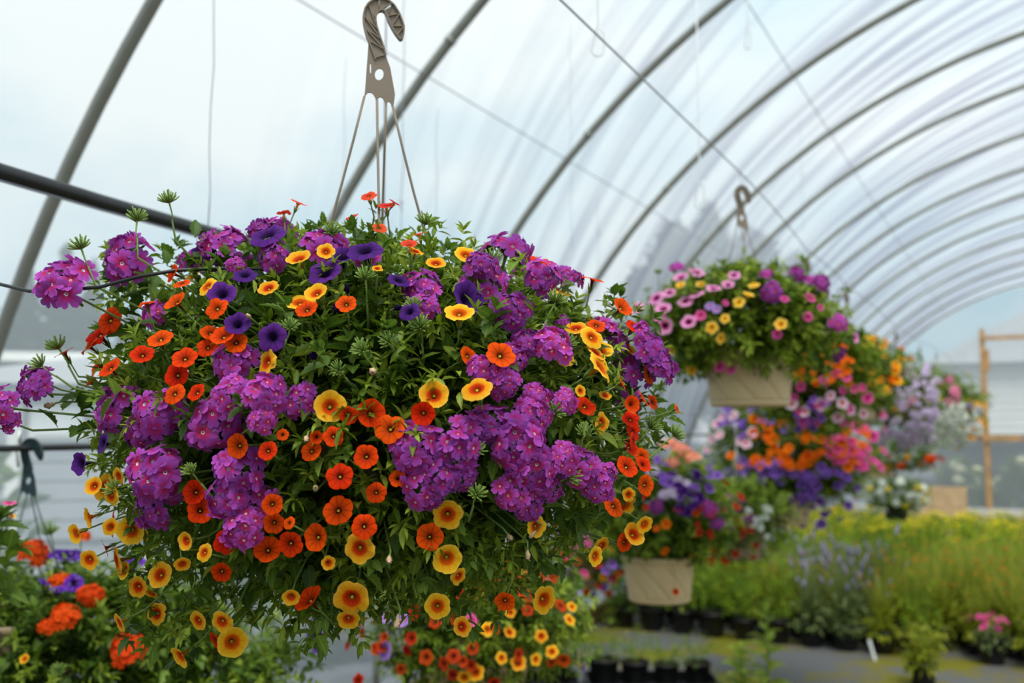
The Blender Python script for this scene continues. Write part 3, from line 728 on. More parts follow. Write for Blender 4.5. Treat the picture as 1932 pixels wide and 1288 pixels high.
# strings hanging from the film
def string(px, y0, y1, d, label, m='wire', r=.0008, knot=None, foot=None):
    a = at(px, y1, d) if foot is None else np.array(foot, float); z1 = arch_z(a[0]) - .01
    n = 14; P = [np.array([a[0] + .004 * math.sin(k * 1.9), a[1], a[2] + (z1 - a[2]) * k / n]) for k in range(n + 1)]
    root = bpy.data.objects.new('hanging_string', None); COL.objects.link(root); root.location = tuple(P[0]); tag(root, label, 'string')
    g = Geo(); g.tube(np.array(P) - P[0], r, 5); obj('cord', g.mesh('cord', [M[m]]), root)
    if knot:
        kp = at(px, knot, d) - P[0]; g = Geo(); g.tube([kp + np.array([-.008, 0, .012]), kp + np.array([.006, .002, .004]), kp + np.array([-.004, 0, -.004]), kp + np.array([.004, 0, -.018])], .0022, 5); obj('knot', g.mesh('knot', [M[m]]), root)
for px, py, d, kn, lb in TIES: string(px, 0, py, d, lb, knot=kn, r=.0013)
def on_rail(px):
    v = ray(px, 800); k = LX[0] / v[0]; return (LX[0], v[1] * k, LX[2] + .006)
string(820, 0, 0, 3.0, 'faint thin string holding up the black rail pipe behind the taupe hook', foot=on_rail(820), r=.0011)
string(620, 0, 0, 3.0, 'faint thin string holding up the black rail pipe behind the red blooms', foot=on_rail(640), r=.0009)
string(1131, 100, 640, depth_of(on_rail(1131)), 'faint string holding up the black rail pipe below the white wire loop', knot=440, foot=on_rail(1131), r=.0011)
string(1078, 290, 470, 3.9, 'short thin string hanging from the third hoop')
string(1515, 320, 440, 6.0, 'thin kinked string hanging down near the far baskets', knot=330)
def loop(px, y0, y1, d, label, w_=9):
    a, b = at(px, y0, d), at(px, y1, d); hang = arch_z(a[0]) - .005 - a[2]; L = a[2] - b[2]; rw = w_ * d / FPX; c = b + np.array([0, 0, rw])
    P = [a + np.array([0, 0, hang or 0]), a]
    P += [c + RT * rw * math.cos(q) + np.array([0, 0, rw * math.sin(q)]) for q in np.linspace(PI, 2 * PI, 9)] + [c + RT * rw + np.array([0, 0, L * .55]), c + RT * rw * .5 + np.array([0, 0, L * .7])]
    return wire('wire_loop', P, .0016 * d / 2, 'white', label, 'hook')
loop(1128, 45, 106, 2.05, 'white wire loop clipped on the basket wire above the film hoops', 12)
loop(1320, 330, 393, 3.0, 'white wire loop hanging ahead of the second taupe hook', 9)
loop(1411, 40, 92, 4.2, 'bluish wire loop hanging under the fourth hoop', 5)

# ------------------------------------------------------------------ the yard seen through the film
def conifer(px, d, topy, wd, label, seed, group='tall conifers beyond the film'):
    rs = np.random.default_rng(seed); b = at(px, 808, d); b[2] = -.1; H = EYE + (808 - topy) / FPX * d + .1
    root = bpy.data.objects.new('conifer', None); COL.objects.link(root); root.location = tuple(b); tag(root, label, 'tree', group)
    g = Geo(); g.tube([(0, 0, 0), (0, 0, H * .5), (0, 0, H * .97)], [H * .018, H * .012, .02], 8); obj('trunk', g.mesh('trunk', [M['bark']]), root)
    g = Geo(); n = 26
    for k in range(n):
        f = k / n; z = H * (.12 + .86 * f); R = wd * (1 - f) ** .8 * rs.uniform(.8, 1.2) + .15
        ph = np.arange(14) * 2 * PI / 14 + rs.uniform(0, 1); rr = R * rs.uniform(.55, 1.15, 14)
        V = np.concatenate([[(0, 0, z + H * .05)], np.stack([rr * np.cos(ph), rr * np.sin(ph), z - rr * .35 + rs.normal(0, .1, 14)], 1), [(0, 0, z - .1)]])
        T = [t_ for j in range(14) for t_ in ((0, 1 + j, 1 + (j + 1) % 14), (15, 1 + (j + 1) % 14, 1 + j))]
        g.add(V, T)
    obj('crown', g.mesh('crown', [M['fir']]), root)
M['bark'] = plain('bark', (.07, .05, .04), .9, .1); M['fir'] = plain('fir_green', (.028, .045, .035), .8, .1, var=.4, scale=1.5)
for i, (px, d, ty, wd) in enumerate([(-60, 46, 480, 3.0), (35, 52, 475, 2.8), (112, 44, 448, 2.6), (165, 60, 478, 2.4), (240, 50, 560, 2.2)]):
    conifer(px, d, ty, wd, 'dark tall conifer behind the nearest hoop and the pale shed', 500 + i)
def broadleaf(px, d, topy, wd, label, seed, group):
    rs = np.random.default_rng(seed); b = at(px, 808, d); b[2] = -.1; H = EYE + (808 - topy) / FPX * d + .1
    root = bpy.data.objects.new('broadleaf_tree', None); COL.objects.link(root); root.location = tuple(b); tag(root, label, 'tree', group)
    g = Geo(); g.tube([(0, 0, 0), (.1, 0, H * .4), (0, 0, H * .8)], [.22, .16, .05], 8); obj('trunk', g.mesh('trunk', [M['bark']]), root)
    g = Geo(); n = 2600; q = unit(rs.normal(size=(n, 3))); P = q * np.array([wd, wd, H * .42]) * rs.uniform(.35, 1, (n, 1)) ** .5; P += np.array([0, 0, H * .57]) + np.array([0, 0, .0])
    P[:, :2] *= (1.15 - .65 * np.clip(P[:, 2:3] / H, 0, 1)); add_leaves(g, 'broad', P, q + rs.normal(0, .7, (n, 3)), rs.uniform(.35, .8, n), rs.uniform(0, .6, n)); obj('crown', g.mesh('crown', [M['fir']]), root)
for i, (px, d, ty, wd) in enumerate([(1210, 59, 500, 2.0), (1275, 45, 410, 2.1), (1345, 53, 378, 2.4), (1425, 38, 425, 2.0), (1510, 59, 470, 2.6)]):
    broadleaf(px, d, ty, wd, 'dark tree beyond the film behind the tan pot of pink petunias', 540 + i, 'trees behind the basket row')
def shrub(p, R, H, label, seed, group):
    rs = np.random.default_rng(seed); root = bpy.data.objects.new('hydrangea_shrub', None); COL.objects.link(root); root.location = (p[0], p[1], -.1); tag(root, label, 'shrub', group)
    g = Geo(); n = 420; d = unit(rs.normal(size=(n, 3))); d[:, 2] = np.abs(d[:, 2]); P = d * np.array([R, R, H]) * rs.uniform(.6, 1, (n, 1)); P[:, 2] += .1
    add_leaves(g, 'broad', P, d + rs.normal(0, .5, (n, 3)), rs.uniform(.13, .2, n), rs.uniform(0, .8, n)); obj('foliage', g.mesh('foliage', [M['leaf']]), root)
    g = Geo()
    for a in range(5): g.tube([(0, 0, 0), (R * .3 * math.cos(a * 1.3), R * .3 * math.sin(a * 1.3), H * .6)], .012, 5)
    obj('stem', g.mesh('stem', [M['stem']]), root)
    for k in range(7):
        q = unit(rs.normal(size=3) + np.array([0, 0, .6])); q[2] = abs(q[2]); core, sp, joined = CLUS[k % 4]
        obj('flower_head', joined, root, q * np.array([R, R, H]) * 1.02 + np.array([0, 0, .1]), quat_to(q), .10, [M['calyx'], M['fC']])
M['fC'] = bloom_mat('cream_floret', [(.02, (.8, .75, .4)), (.3, (.88, .84, .55)), (1, (.92, .88, .62))])
for i, (x, y, R, H) in enumerate([(-4.4, 1.55, .48, 1.40), (-4.6, 2.9, .48, 1.55), (-4.4, 4.25, .48, 1.35), (-4.7, 5.6, .48, 1.3), (-4.6, .2, .48, 1.3)]):
    shrub((x, y), R, H, 'cream flowered hydrangea shrub outside the side film', 600 + i, 'hydrangeas along the side film')
for i, (px, R, H) in enumerate([(1803, .40, 1.0), (1845, .40, .7), (1925, .45, 1.0)]):
    p = W(px, 900, (20.5, 22.0, 20.6)[i]); shrub(p, R, H, 'cream flowered hydrangea shrub outside the end wall', 620 + i, 'hydrangeas beyond the end wall')
M['siding'] = plain('white_siding', (.78, .78, .74), .7, .15, var=.04, scale=2); M['darkside'] = plain('dark_base_wall', (.055, .06, .072), .8, .1, var=.25, scale=2)
M['roofm'] = plain('pale_roof', (.62, .64, .66), .6, .2, var=.08, scale=2); M['shed'] = plain('grey_siding', (.36, .38, .41), .7, .15, var=.06, scale=2)
M['glassy'] = plain('shed_pane', (.75, .78, .78), .15, .5, var=.05)
def house(name, A, B, depth, zs, label, wallm, basem, split, roofz, boards):
    """front wall from A to B, real boards on the front"""
    A = np.array([A[0], A[1], -.1]); B = np.array([B[0], B[1], -.1]); x = unit(B - A); L = np.linalg.norm(B - A); y = np.array([-x[1], x[0], 0]); R = np.stack([x, y, [0, 0, 1]], 1); c = (A + B) / 2
    root = bpy.data.objects.new(name, None); COL.objects.link(root); root.location = tuple(A); tag(root, label, 'building')
    def pt(nm, ctr, h, m_): g = Geo(); g.box(R @ np.asarray(ctr, float), h, R); return obj(nm, g.mesh(nm, [M[m_]], False), root)
    pt('base_wall', (L / 2, depth / 2, split / 2), (L / 2, depth / 2, split / 2), basem)
    pt('upper_wall', (L / 2, depth / 2, (zs + split) / 2), (L / 2, depth / 2, (zs - split) / 2), wallm)
    bh = (zs - split) / boards
    for k in range(boards):
        pt('board', (L / 2, -.02, split + bh * (k + .5)), (L / 2 + .02, .02 + .0, bh * .46), wallm)
    g = Geo(); P = np.array([(-.3, -.3, zs), (L + .3, -.3, zs), (L / 2, -.3, roofz), (-.3, depth + .3, zs), (L + .3, depth + .3, zs), (L / 2, depth + .3, roofz)]) @ R.T
    g.add(P, [(0, 1, 2), (3, 5, 4), (0, 2, 5), (0, 5, 3), (1, 4, 5), (1, 5, 2), (0, 4, 1), (0, 3, 4)]); obj('roof', g.mesh('roof', [M['roofm']], False), root)
    return root, pt
hs, pt = house('white_house', (W(1768, 800, 27)[0], 27), (9.5, 27), 7, 3.3, 'white boarded house with a dark base beyond the end wall', 'siding', 'darkside', 1.5, 6.4, 9)
A, B = at(-160, 808, 10.5), at(560, 808, 11.5)
hs, pt = house('garden_shed', A, B, 4, 2.15, 'grey shed with white fascia outside the side film', 'shed', 'shed', .4, 2.5, 8)
Ls = float(np.linalg.norm((B - A)[:2]))
pt('fascia', (Ls / 2, -.2, 2.22), (Ls / 2 + .3, .05, .07), 'siding'); pt('fascia', (Ls / 2, -.1, 2.46), (Ls / 2, .05, .05), 'siding')
pt('corner_board', (1.02, -.06, 1.1), (.07, .05, 1.0), 'siding')
for xx in (1.45, 3.4): pt('window_frame', (xx, -.06, 1.72), (.28, .04, .2), 'siding'); pt('pane', (xx, -.08, 1.72), (.23, .04, .15), 'glassy')
g0 = bpy.data.objects.new('wooden_crate', None); COL.objects.link(g0); cp = on_ground(1772, 968); cp[1] = 18.6; cp[0] = W(1772, 960, 18.6)[0]; g0.location = (cp[0], cp[1], 0); tag(g0, 'pale slatted wooden crate against the end wall', 'crate')
for k in range(3):
    g = Geo(); g.box((0, -.28, .1 + .17 * k), (.42, .012, .078)); obj('slat', g.mesh('slat', [M['crate']], False), g0)
    g = Geo(); g.box((0, .28, .1 + .17 * k), (.42, .012, .078)); obj('slat', g.mesh('slat', [M['crate']], False), g0)
for s_ in (-1, 1):
    g = Geo(); g.box((.43 * s_, 0, .27), (.012, .28, .25)); obj('side_panel', g.mesh('side_panel', [M['crate']], False), g0)
# ------------------------------------------------------------------ the large basket: blooms where the photograph shows them
def L(s): return [tuple(float(v) for v in e.split(',')) for e in s.split()]
def scat(n, x0, x1, y0, y1, size, jit=.2): return [(random.uniform(x0, x1), random.uniform(y0, y1), size * random.uniform(1 - jit, 1 + jit)) for _ in range(n)]
def fit_in(mass, lst):
    return [e for e in lst if mass.hit(e[0], e[1])[2]]
main_mass = Mass(at(690, 800, 1.20), .345, .30, .235, .235)
main_blooms = {
 'V': L('119,531,62 231,477,58 415,440,55 368,487,38 283,586,32 452,509,22 435,673,50 57,717,45 25,767,48 50,796,24 216,764,56 301,767,58 397,799,62 310,874,62 298,915,50 455,745,42 460,884,56 298,953,45 442,928,50 261,812,46 525,447,42 496,452,30 614,467,50 515,484,38 688,487,30 798,529,48 800,574,34 900,519,40 959,465,55 915,519,54 1014,547,46 952,594,44 1059,539,34 1066,599,20 1208,638,32 1222,661,44 1248,690,38 1029,661,44 967,676,36 917,700,40 1158,616,34 992,648,34 515,745,46 559,752,40 515,787,32 470,953,50 475,988,46 788,839,58 850,859,52 800,911,50 887,819,50 827,885,44 942,730,34 1019,745,38 1054,755,28 999,784,40 927,794,44 967,834,60 1002,820,40 994,889,54 969,922,44 1046,854,36 1084,869,48 1106,908,36 1004,950,36 1034,919,30 1123,891,26 867,889,36 1178,640,28'),
 'o': L('343,581,46 231,621,56 214,646,54 164,651,42 276,673,46 325,653,50 360,682,50 432,606,46 395,626,40 388,653,42 435,646,48 345,539,38 360,554,34 298,591,32 154,678,40 104,722,38 231,702,46 340,710,50 348,747,44 385,744,38 462,839,48 363,931,48 378,963,50 169,722,26 587,601,44 659,596,40 885,668,40 932,683,58 450,650,44 1098,550,46 1163,589,42 1198,615,38 1208,711,40 1103,631,36 659,784,36 698,779,56 736,809,60 795,782,46 522,846,38 587,851,42 634,822,40 693,859,48 649,890,52 640,957,60 692,976,48 710,928,40 524,943,40 522,981,42 537,819,24 554,976,26 599,824,26 750,903,34 1107,766,46 1158,767,34 1168,792,36 1175,814,38 1165,829,36 1190,757,36 1218,760,32 1142,732,26 1156,874,46 1188,906,42 1146,948,46 1193,859,36 1215,931,28 1151,1005,38 507,1035,52 552,1020,50 599,1013,54 810,1008,53 584,1132,60 432,1015,52 417,1080,40 209,1028,36 942,1112,40 412,1197,34 1267,772,20 1178,842,36 1185,870,34'),
 'r': L('568,409,34 542,430,30 696,397,32 666,427,28 728,415,36 716,435,30 788,464,30 770,492,32 742,412,24'),
 'y': L('410,564,42 569,504,50 621,502,36 515,559,42 564,566,60 783,492,30 822,499,40 880,477,46 862,604,58 507,686,54 601,564,46 713,527,22 1081,624,46 1096,651,50 1128,663,50 1108,675,44 1108,704,66 1188,661,30 1064,676,40 199,963,40 238,925,40 211,908,36 231,896,34 624,768,62 818,747,58 890,740,62 845,971,60 1133,797,44 1086,740,24 1009,991,44 1173,996,46 1190,976,36 1168,926,28 1138,747,26 243,1003,56 236,1047,54 186,1045,40 325,1065,50 268,1100,42 293,1112,28 318,1132,44 380,1162,40 432,1152,44 447,1192,58 360,1209,46 231,1169,40 171,993,40 373,1005,36 405,1025,36 365,1045,32 683,1015,60 840,1043,58 666,1115,70 659,1159,44 862,1077,36 823,1129,50 865,1159,40 554,1115,34 624,1050,28 1021,1124,56 1133,1028,38 1100,1030,40 226,985,34 250,1065,36'),
 'p': L('440,579,56 472,534,46 460,623,50 691,504,72 616,527,66 753,532,46 880,566,70 524,648,58 770,611,42 515,474,74 646,484,54 186,869,46 216,834,40 380,470,46 205,800,40'),
 'w': L('639,576,34 654,546,30 599,683,34 748,585,26'),
 'd': L('587,824,24 604,913,22 750,1142,26 129,767,26 708,712,30 480,610,22 736,1037,26 1000,1000,22 985,1030,22 960,1010,20'),
 'B': L('261,420,22 335,412,20 400,460,22 181,497,22 119,661,22 798,452,20 631,462,20 793,618,24 688,676,22 780,586,20 691,537,22 925,499,20 1059,658,20 1029,594,22 112,700,20 238,918,20 370,889,18 1039,780,22 1084,819,20 1059,896,24 890,924,20 1208,807,22 1267,822,20 897,849,18 735,650,20 562,640,18 640,700,18'),
}
main_top = at(722, -2, 1.2); main_rim = at(722, 690, 1.2); main_rim[:2] = main_top[:2]
basket('large hanging basket overflowing with purple verbena, orange and yellow calibrachoa', 'flower basket', main_rim, main_mass, main_blooms, 3300, .0195, main_top, 'hook', 'potd', .86, hitm=Mass(at(690, 800, 1.20), .345, .30, .24, .28), extra=[(350, 1110, 1.15, .07, 70), (620, 1100, 1.10, .07, 70), (900, 1050, 1.14, .07, 60), (1150, 640, 1.2, .045, 26), (1180, 820, 1.2, .045, 30), (280, 540, 1.2, .045, 26)],
       yaw=PSI + .25, detail=1, leaves=290, back=60, palette='ooyyV', verb=.30)
wire('hook_wire', [main_top + np.array([.012, .0, -.012]), main_top + np.array([.0, 0, -.017]), main_top + np.array([-.003, .01, .0]), main_top + np.array([.006, .01, .03]), main_top + np.array([.02, 0, .2]), (main_top[0] + .02, main_top[1], arch_z(main_top[0]) - .01)], .0013, 'white', 'white wire ring and line holding up the taupe hook of the large basket', 'wire')

HUNG = {'upper': [], 'lower': []}
def ring(row, top, yaw, who, rise=.035):
    """wire ring through the hook's crook, up to the wire of its row"""
    top = np.asarray(top, float); HUNG[row].append(top + np.array([0, 0, .035 if rise < .1 else rise])); c, s_ = math.cos(yaw), math.sin(yaw)
    lo, hi = -.0166, rise + .003; mid = (lo + hi) / 2; hh = (hi - lo) / 2; ctr = top + np.array([-.0015 * c, -.0015 * s_, mid]); y_ = np.array([-s_, c, 0])
    P = [ctr + y_ * .0095 * math.copysign(abs(math.cos(q)) ** .6, math.cos(q)) + np.array([0, 0, hh * math.copysign(abs(math.sin(q)) ** .8, math.sin(q))]) for q in np.linspace(-PI / 2, 1.5 * PI, 25)]
    ws = who.split()[:11]
    while ws[-1] in ('and', 'with', 'the', 'of', 'on', 'by', 'a', 'over', 'behind', 'right', 'under', 'between', 'wire', 'half'): ws.pop()
    wire('hook_ring', P, .0011, 'wire', 'small wire ring above ' + ' '.join(ws), 'ring', n=5)
# second basket of the same row
b2 = Mass(at(1395, 622, 2.84), .30, .27, .165, .125)
b2_top = np.array([HX, at(1400, 350, 2.84)[1], HZ]); b2_rim = at(1412, 660, 2.84)
b2_bl = {'k': L('1215,589,31 1250,573,34 1264,590,32 1267,614,35 1302,577,31 1320,566,32 1319,530,34 1308,608,32 1278,526,24 1292,540,30 1351,557,30 1273,564,26 1376,552,24 1386,535,26 1258,605,28'),
 'Y': L('1292,552,20 1328,551,20 1421,552,23 1411,568,24 1395,579,24 1348,615,26 1363,629,24 1371,603,20 1467,610,26 1309,681,24 1274,649,18'),
 'm': L('1329,599,22 1474,574,18 1518,572,24 1513,600,22 1461,623,20 1359,674,23 1379,677,24 1372,580,14 1535,587,14'),
 'V': L('1284,516,17 1453,560,24 1500,530,20 1540,545,22 1443,530,16 1568,607,22 1520,540,16'), 'x': L('1345,585,20 1357,590,18'),
 'B': L('1250,532,9 1395,520,9 1430,522,9')}
basket('tan swirl pot hung by a taupe hook with pink petunias spilling over its side', 'flower basket', b2_rim, b2, b2_bl, 900, .030, b2_top, 'hook', 'pot', 1.02, yaw=PSI + .2, leaves=110, back=16, palette='kYmV', verb=.12, tone0=.38)
ring('upper', b2_top, PSI + .2, 'the basket of pink petunias')
# upper row behind it, hooks on the same wire
HZ2 = HZ - .03
def up_row(px, py, rad, blooms, label, shoots=260, hookmat='hook', d=None, hookpx=None, zc=.04, potmat='pot', bright=False, yawoff=.9, ps=1.0):
    """basket on the wire: its distance comes from where its hook meets the wire"""
    hp = hookpx or (px, py); v = ray(*hp); dd = d or (HZ2 - EYE) / v[2]
    top = CAM + v * dd; rim = top - np.array([0, 0, .485])
    ms_ = Mass(rim + np.array([0, 0, zc]), *rad)
    bl = blooms(ms_) if callable(blooms) else blooms
    ring('upper', top, PSI + yawoff, 'the ' + label)
    return basket(label, 'flower basket', rim, ms_, bl, int(shoots * 1.6), .034, top, hookmat, potmat, ps, yaw=PSI + yawoff, back=10, palette='oyR', verb=.1, bright=bright, tone0=.36)
up_row(1522, 487, (.26, .26, .17, .27), lambda ms_: {'q': fit_in(ms_, scat(40, 1490, 1600, 655, 720, 15)), 'l': L('1497,755,25 1548,756,27 1575,777,26 1583,753,24 1597,765,24 1619,772,22 1563,741,20 1520,768,22'), 'u': fit_in(ms_, scat(10, 1480, 1560, 745, 800, 17)), 'V': fit_in(ms_, scat(5, 1530, 1640, 580, 640, 15)), 'm': fit_in(ms_, scat(8, 1500, 1630, 600, 660, 14)) + fit_in(ms_, scat(20, 1500, 1630, 700, 790, 19))}, 'basket of orange and pale pink blooms on the wire right behind the pink petunias', 420, ps=.8)
up_row(1597, 550, (.30, .28, .20, .22), lambda ms_: {'y': fit_in(ms_, scat(48, 1560, 1700, 620, 740, 18)), 'q': fit_in(ms_, scat(46, 1500, 1700, 630, 730, 14)), 'V': fit_in(ms_, scat(9, 1560, 1665, 590, 650, 15))}, 'basket of golden and orange blooms with purple verbena on top')
up_row(1690, 625, (.36, .30, .26, .36), lambda ms_: {'U': fit_in(ms_, scat(210, 1600, 1765, 690, 840, 8)), 'r': fit_in(ms_, scat(8, 1650, 1740, 690, 770, 10))}, 'far basket of pale lilac flower clusters', 200)
up_row(1728, 655, (.36, .3, .24, .42), lambda ms_: {'W': fit_in(ms_, scat(200, 1715, 1815, 760, 905, 6.5)), 'G': fit_in(ms_, scat(14, 1725, 1770, 720, 790, 9)), 'P': fit_in(ms_, scat(10, 1755, 1800, 715, 760, 9))}, 'far basket of white and yellow clusters', 200, hookmat='hookl', hookpx=(1735, 652), d=8.3)
up_row(1764, 668, (.42, .3, .26, .5), lambda ms_: {'P': fit_in(ms_, scat(26, 1740, 1815, 715, 800, 9)), 'W': fit_in(ms_, scat(90, 1770, 1825, 770, 900, 6)), 'G': fit_in(ms_, scat(8, 1760, 1810, 870, 905, 8))}, 'far basket of pink and white clusters', 160, hookmat='hookl', hookpx=(1766, 664), d=9.4)
up_row(1800, 700, (.40, .3, .24, .45), lambda ms_: {'y': fit_in(ms_, scat(44, 1780, 1860, 750, 860, 9)), 'u': fit_in(ms_, scat(14, 1780, 1850, 730, 840, 9)), 'O': fit_in(ms_, scat(5, 1760, 1800, 705, 740, 8))}, 'farthest basket with orange and violet blooms by the door frame', 160, hookmat='hookl', hookpx=(1800, 690), d=10.6)

# lower row
def low_row(rim_px, d, rad, blooms, label, shoots=300, pm='pot', zc=.03, ps=1.0, leaves=0, bright=False, leaf=.03, off=(0, 0), hookmat='hookl', top=None, rise=.035, row='lower', yawh=1.2 + PSI):
    rim = at(*rim_px, d); top = rim + np.array([0, 0, .47]) if top is None else np.array([rim[0], rim[1], top])
    if row: ring(row, top, PSI + 1.2, 'the ' + label, rise)
    ms_ = Mass(rim + RT * off[0] + np.array([0, 0, zc + off[1]]), *rad)
    bl = blooms(ms_)
    return basket(label, 'flower basket', rim, ms_, bl, int(shoots * 1.5), leaf, top, hookmat, pm, ps, yaw=yawh, back=10, palette='oRu', verb=.12, leaves=leaves, bright=bright, tone0=.34)
big = low_row((1487, 935), 5.55, (.49, .36, .53, .22), lambda ms_: {
  'l': L('1424,817,22 1402,832,22 1412,837,23 1364,822,20 1359,802,22 1342,849,18 1389,787,22 1370,790,18 1350,830,18'),
  'q': L('1385,859,20 1402,876,20 1491,730,17 1535,798,22') + scat(76, 1425, 1635, 790, 882, 20), 'u': scat(115, 1335, 1615, 865, 985, 19) + scat(16, 1360, 1500, 770, 830, 18),
  'm': scat(44, 1555, 1660, 715, 880, 21) + scat(6, 1500, 1560, 705, 750, 18)}, 'wide basket banded pink, orange and violet over a half hidden tan pot', 1000, zc=.18, leaf=.034)
low_row((1243, 1045), 3.5, (.29, .27, .26, .10), lambda ms_: {
  'S': L('1283,858,22 1268,848,18 1300,872,18 1270,880,15 1255,850,14'), 'p': fit_in(ms_, scat(12, 1260, 1330, 900, 970, 22)), 'u': fit_in(ms_, scat(14, 1240, 1350, 860, 960, 18)), 'V': L('1240,956,17 1330,958,18 1345,985,15'),
  'q': L('1256,988,20 1254,1025,19 1240,996,15 1330,1040,17'), 'R': L('1306,970,17 1312,1000,16 1275,965,15 1330,1000,14 1222,960,14 1335,1045,18') + fit_in(ms_, scat(12, 1290, 1390, 940, 1060, 17)), 'U': fit_in(ms_, scat(5, 1225, 1290, 870, 940, 12)), 'o': L('1274,1100,14')},
  'tan swirl pot low over the floor with salmon and red blooms', 460, leaves=60, zc=.12)
low_row((1392, 985), 4.5, (.26, .25, .16, .22), lambda ms_: {'R': fit_in(ms_, scat(26, 1310, 1430, 960, 1085, 15)), 'V': fit_in(ms_, scat(6, 1330, 1420, 930, 1000, 15)), 'W': fit_in(ms_, scat(10, 1370, 1450, 960, 1010, 8))}, 'low basket of small red blooms between the salmon basket and the wide banded one', 300, pm='potd')
low_row((1108, 1045), LX[0] / ray(1108, 1045)[0], (.25, .24, .18, .22), lambda ms_: {'u': fit_in(ms_, scat(16, 1040, 1170, 1000, 1130, 17)), 'm': fit_in(ms_, scat(10, 1050, 1170, 1000, 1130, 17)), 'R': fit_in(ms_, scat(14, 1050, 1160, 1000, 1110, 16)), 'y': fit_in(ms_, scat(5, 1080, 1150, 1030, 1090, 13))}, 'small low basket of violet and magenta blooms behind the large basket', 270, pm='potd', top=LX[2] + .0225, row=None, yawh=.0)
low_row((1657, 868), 9.2, (.42, .3, .20, .16), lambda ms_: {'y': fit_in(ms_, scat(14, 1640, 1770, 830, 930, 9)), 'R': fit_in(ms_, scat(26, 1680, 1790, 850, 930, 9)), 'O': fit_in(ms_, scat(4, 1690, 1780, 850, 900, 8))}, 'far low tan pot with dark leaves and small red blooms', 260, off=(.18, .02))
low_row((1690, 950), 10.3, (.40, .34, .19, .17), lambda ms_: {'W': fit_in(ms_, scat(22, 1620, 1760, 905, 975, 8)), 'G': fit_in(ms_, scat(6, 1640, 1750, 910, 960, 6))}, 'far low dark pot with loose white flowers', 220, pm='blackpot', off=(.0, .07), rise=.46)
low_row((905, 1180), 2.4, (.285, .26, .17, .16), lambda ms_: {
  'y': L('959,1162,22 957,1192,26 1011,1197,26 1029,1219,27 1002,1231,25 972,1236,32 944,1229,25 900,1251,34 920,1187,30 1059,1172,26 1064,1152,22 880,1258,28'),
  'm': L('892,1174,27 820,1290,20'), 'x': L('743,1216,42 775,1172,34 745,1168,28 660,1186,30 640,1170,30'), 's': L('614,1196,62'),
  'R': L('676,1160,28 660,1130,26 800,1090,26 830,1175,28 865,1170,26 790,1200,26 815,1228,30 845,1238,28 860,1255,24 895,1215,26 890,1240,24 690,1265,28 720,1278,28 750,1282,26 730,1213,26 770,1245,22 676,1205,26 1000,1085,24 1010,1105,26 960,1090,26 930,1100,26 1040,1100,22 870,1130,24 985,1135,26 880,1065,22 905,1055,22 1060,1080,22 1045,1060,20 900,1130,24 940,1150,24 980,1110,24 860,1100,22') + fit_in(ms_, scat(34, 690, 1060, 1070, 1285, 25))},
  'low basket of dark red and yellow blooms under the large basket', 560, zc=.02, leaves=60, leaf=.026)
# left baskets
lb_top = at(60, 826, 2.2); lb_rim = lb_top - np.array([0, 0, .40]); lb_mass = Mass(at(165, 1240, 2.2), .36, .30, .19, .22)
basket('basket with orange verbena and starry violet petunias on a dark green hook', 'flower basket', lb_rim, lb_mass, {
  'O': L('65,1055,34 117,1112,26 124,1174,34 171,1139,26 240,1229,37 154,1028,20 100,1192,22 75,1078,18'), 's': L('127,1065,66 248,1087,48 114,1135,34 142,1122,36 90,1120,26'), 'B': L('97,1030,18 500,1230,14 120,1270,16'), 'y': L('60,1250,20')},
  900, .028, lb_top, 'hookg', 'potd', 1.0, extra=[(400, 1275, 2.2, .15, 190), (500, 1300, 2.15, .09, 90), (330, 1200, 2.25, .13, 100), (20, 1200, 2.2, .13, 100)], yaw=.45, leaves=130, verb=.4, back=10, palette='Osp', tone0=.25)
le_rim = at(-190, 1130, 1.5); le_top = le_rim + np.array([0, 0, .46]); le_mass = Mass(at(-95, 1075, 1.5), .07, .09, .03, .07)
basket('pot with broad green leaves and a purple pansy at the edge of the orange verbena', 'flower basket', le_rim, le_mass, {'m': L('12,980,26'), 'p': L('6,1000,20'), 'y': L('14,1005,18')}, 24, .034, le_top, 'hook', 'potd', .8, yaw=PSI, leaves=40, verb=.5, tone0=.4)

wire('hook_wire', [le_top + np.array([0, .006, -.014]), le_top + np.array([0, 0, -.0166]), le_top + np.array([0, -.007, -.008]), le_top + np.array([0, -.006, .02]), (le_top[0], le_top[1], le_top[2] + .05), (le_top[0], le_top[1], arch_z(le_top[0]) - .01)], .0011, 'wire', 'grey line holding up the pot with broad leaves and a purple pansy', 'wire')
# the two wires, drawn through the tops of the rings
def sag(P):
    Q = []
    for a_, b_ in zip(P[:-1], P[1:]):
        for q in np.linspace(0, 1, 6)[:-1]: Q.append(a_ + (b_ - a_) * q + np.array([0, 0, .012 * 4 * q * (1 - q)]))
    return Q + [P[-1]]
U = sorted(HUNG['upper'], key=lambda p: p[1]); x0, z0 = U[0][0], U[0][2]
wire('basket_wire', [np.array([x0, -2.0, z0 + .02]), np.array([x0, 1.3, z0 + .015])] + sag(U) + [np.array([U[-1][0], YEND - .1, U[-1][2]])], .0022, 'wire', 'thin grey support wire over the upper row of baskets', 'wire')
Lw = sorted(HUNG['lower'], key=lambda p: p[1]); v_ = ray(724, 400); ys = Lw[0][0] * v_[1] / v_[0]
wire('basket_wire', [np.array([Lw[0][0], ys, arch_z(Lw[0][0]) - .01]), np.array([Lw[0][0], ys, Lw[0][2] + .02])] + sag(Lw) + [np.array([Lw[-1][0], YEND - .1, Lw[-1][2]])], .0020, 'wire', 'thin grey support wire over the lower row of baskets', 'wire')

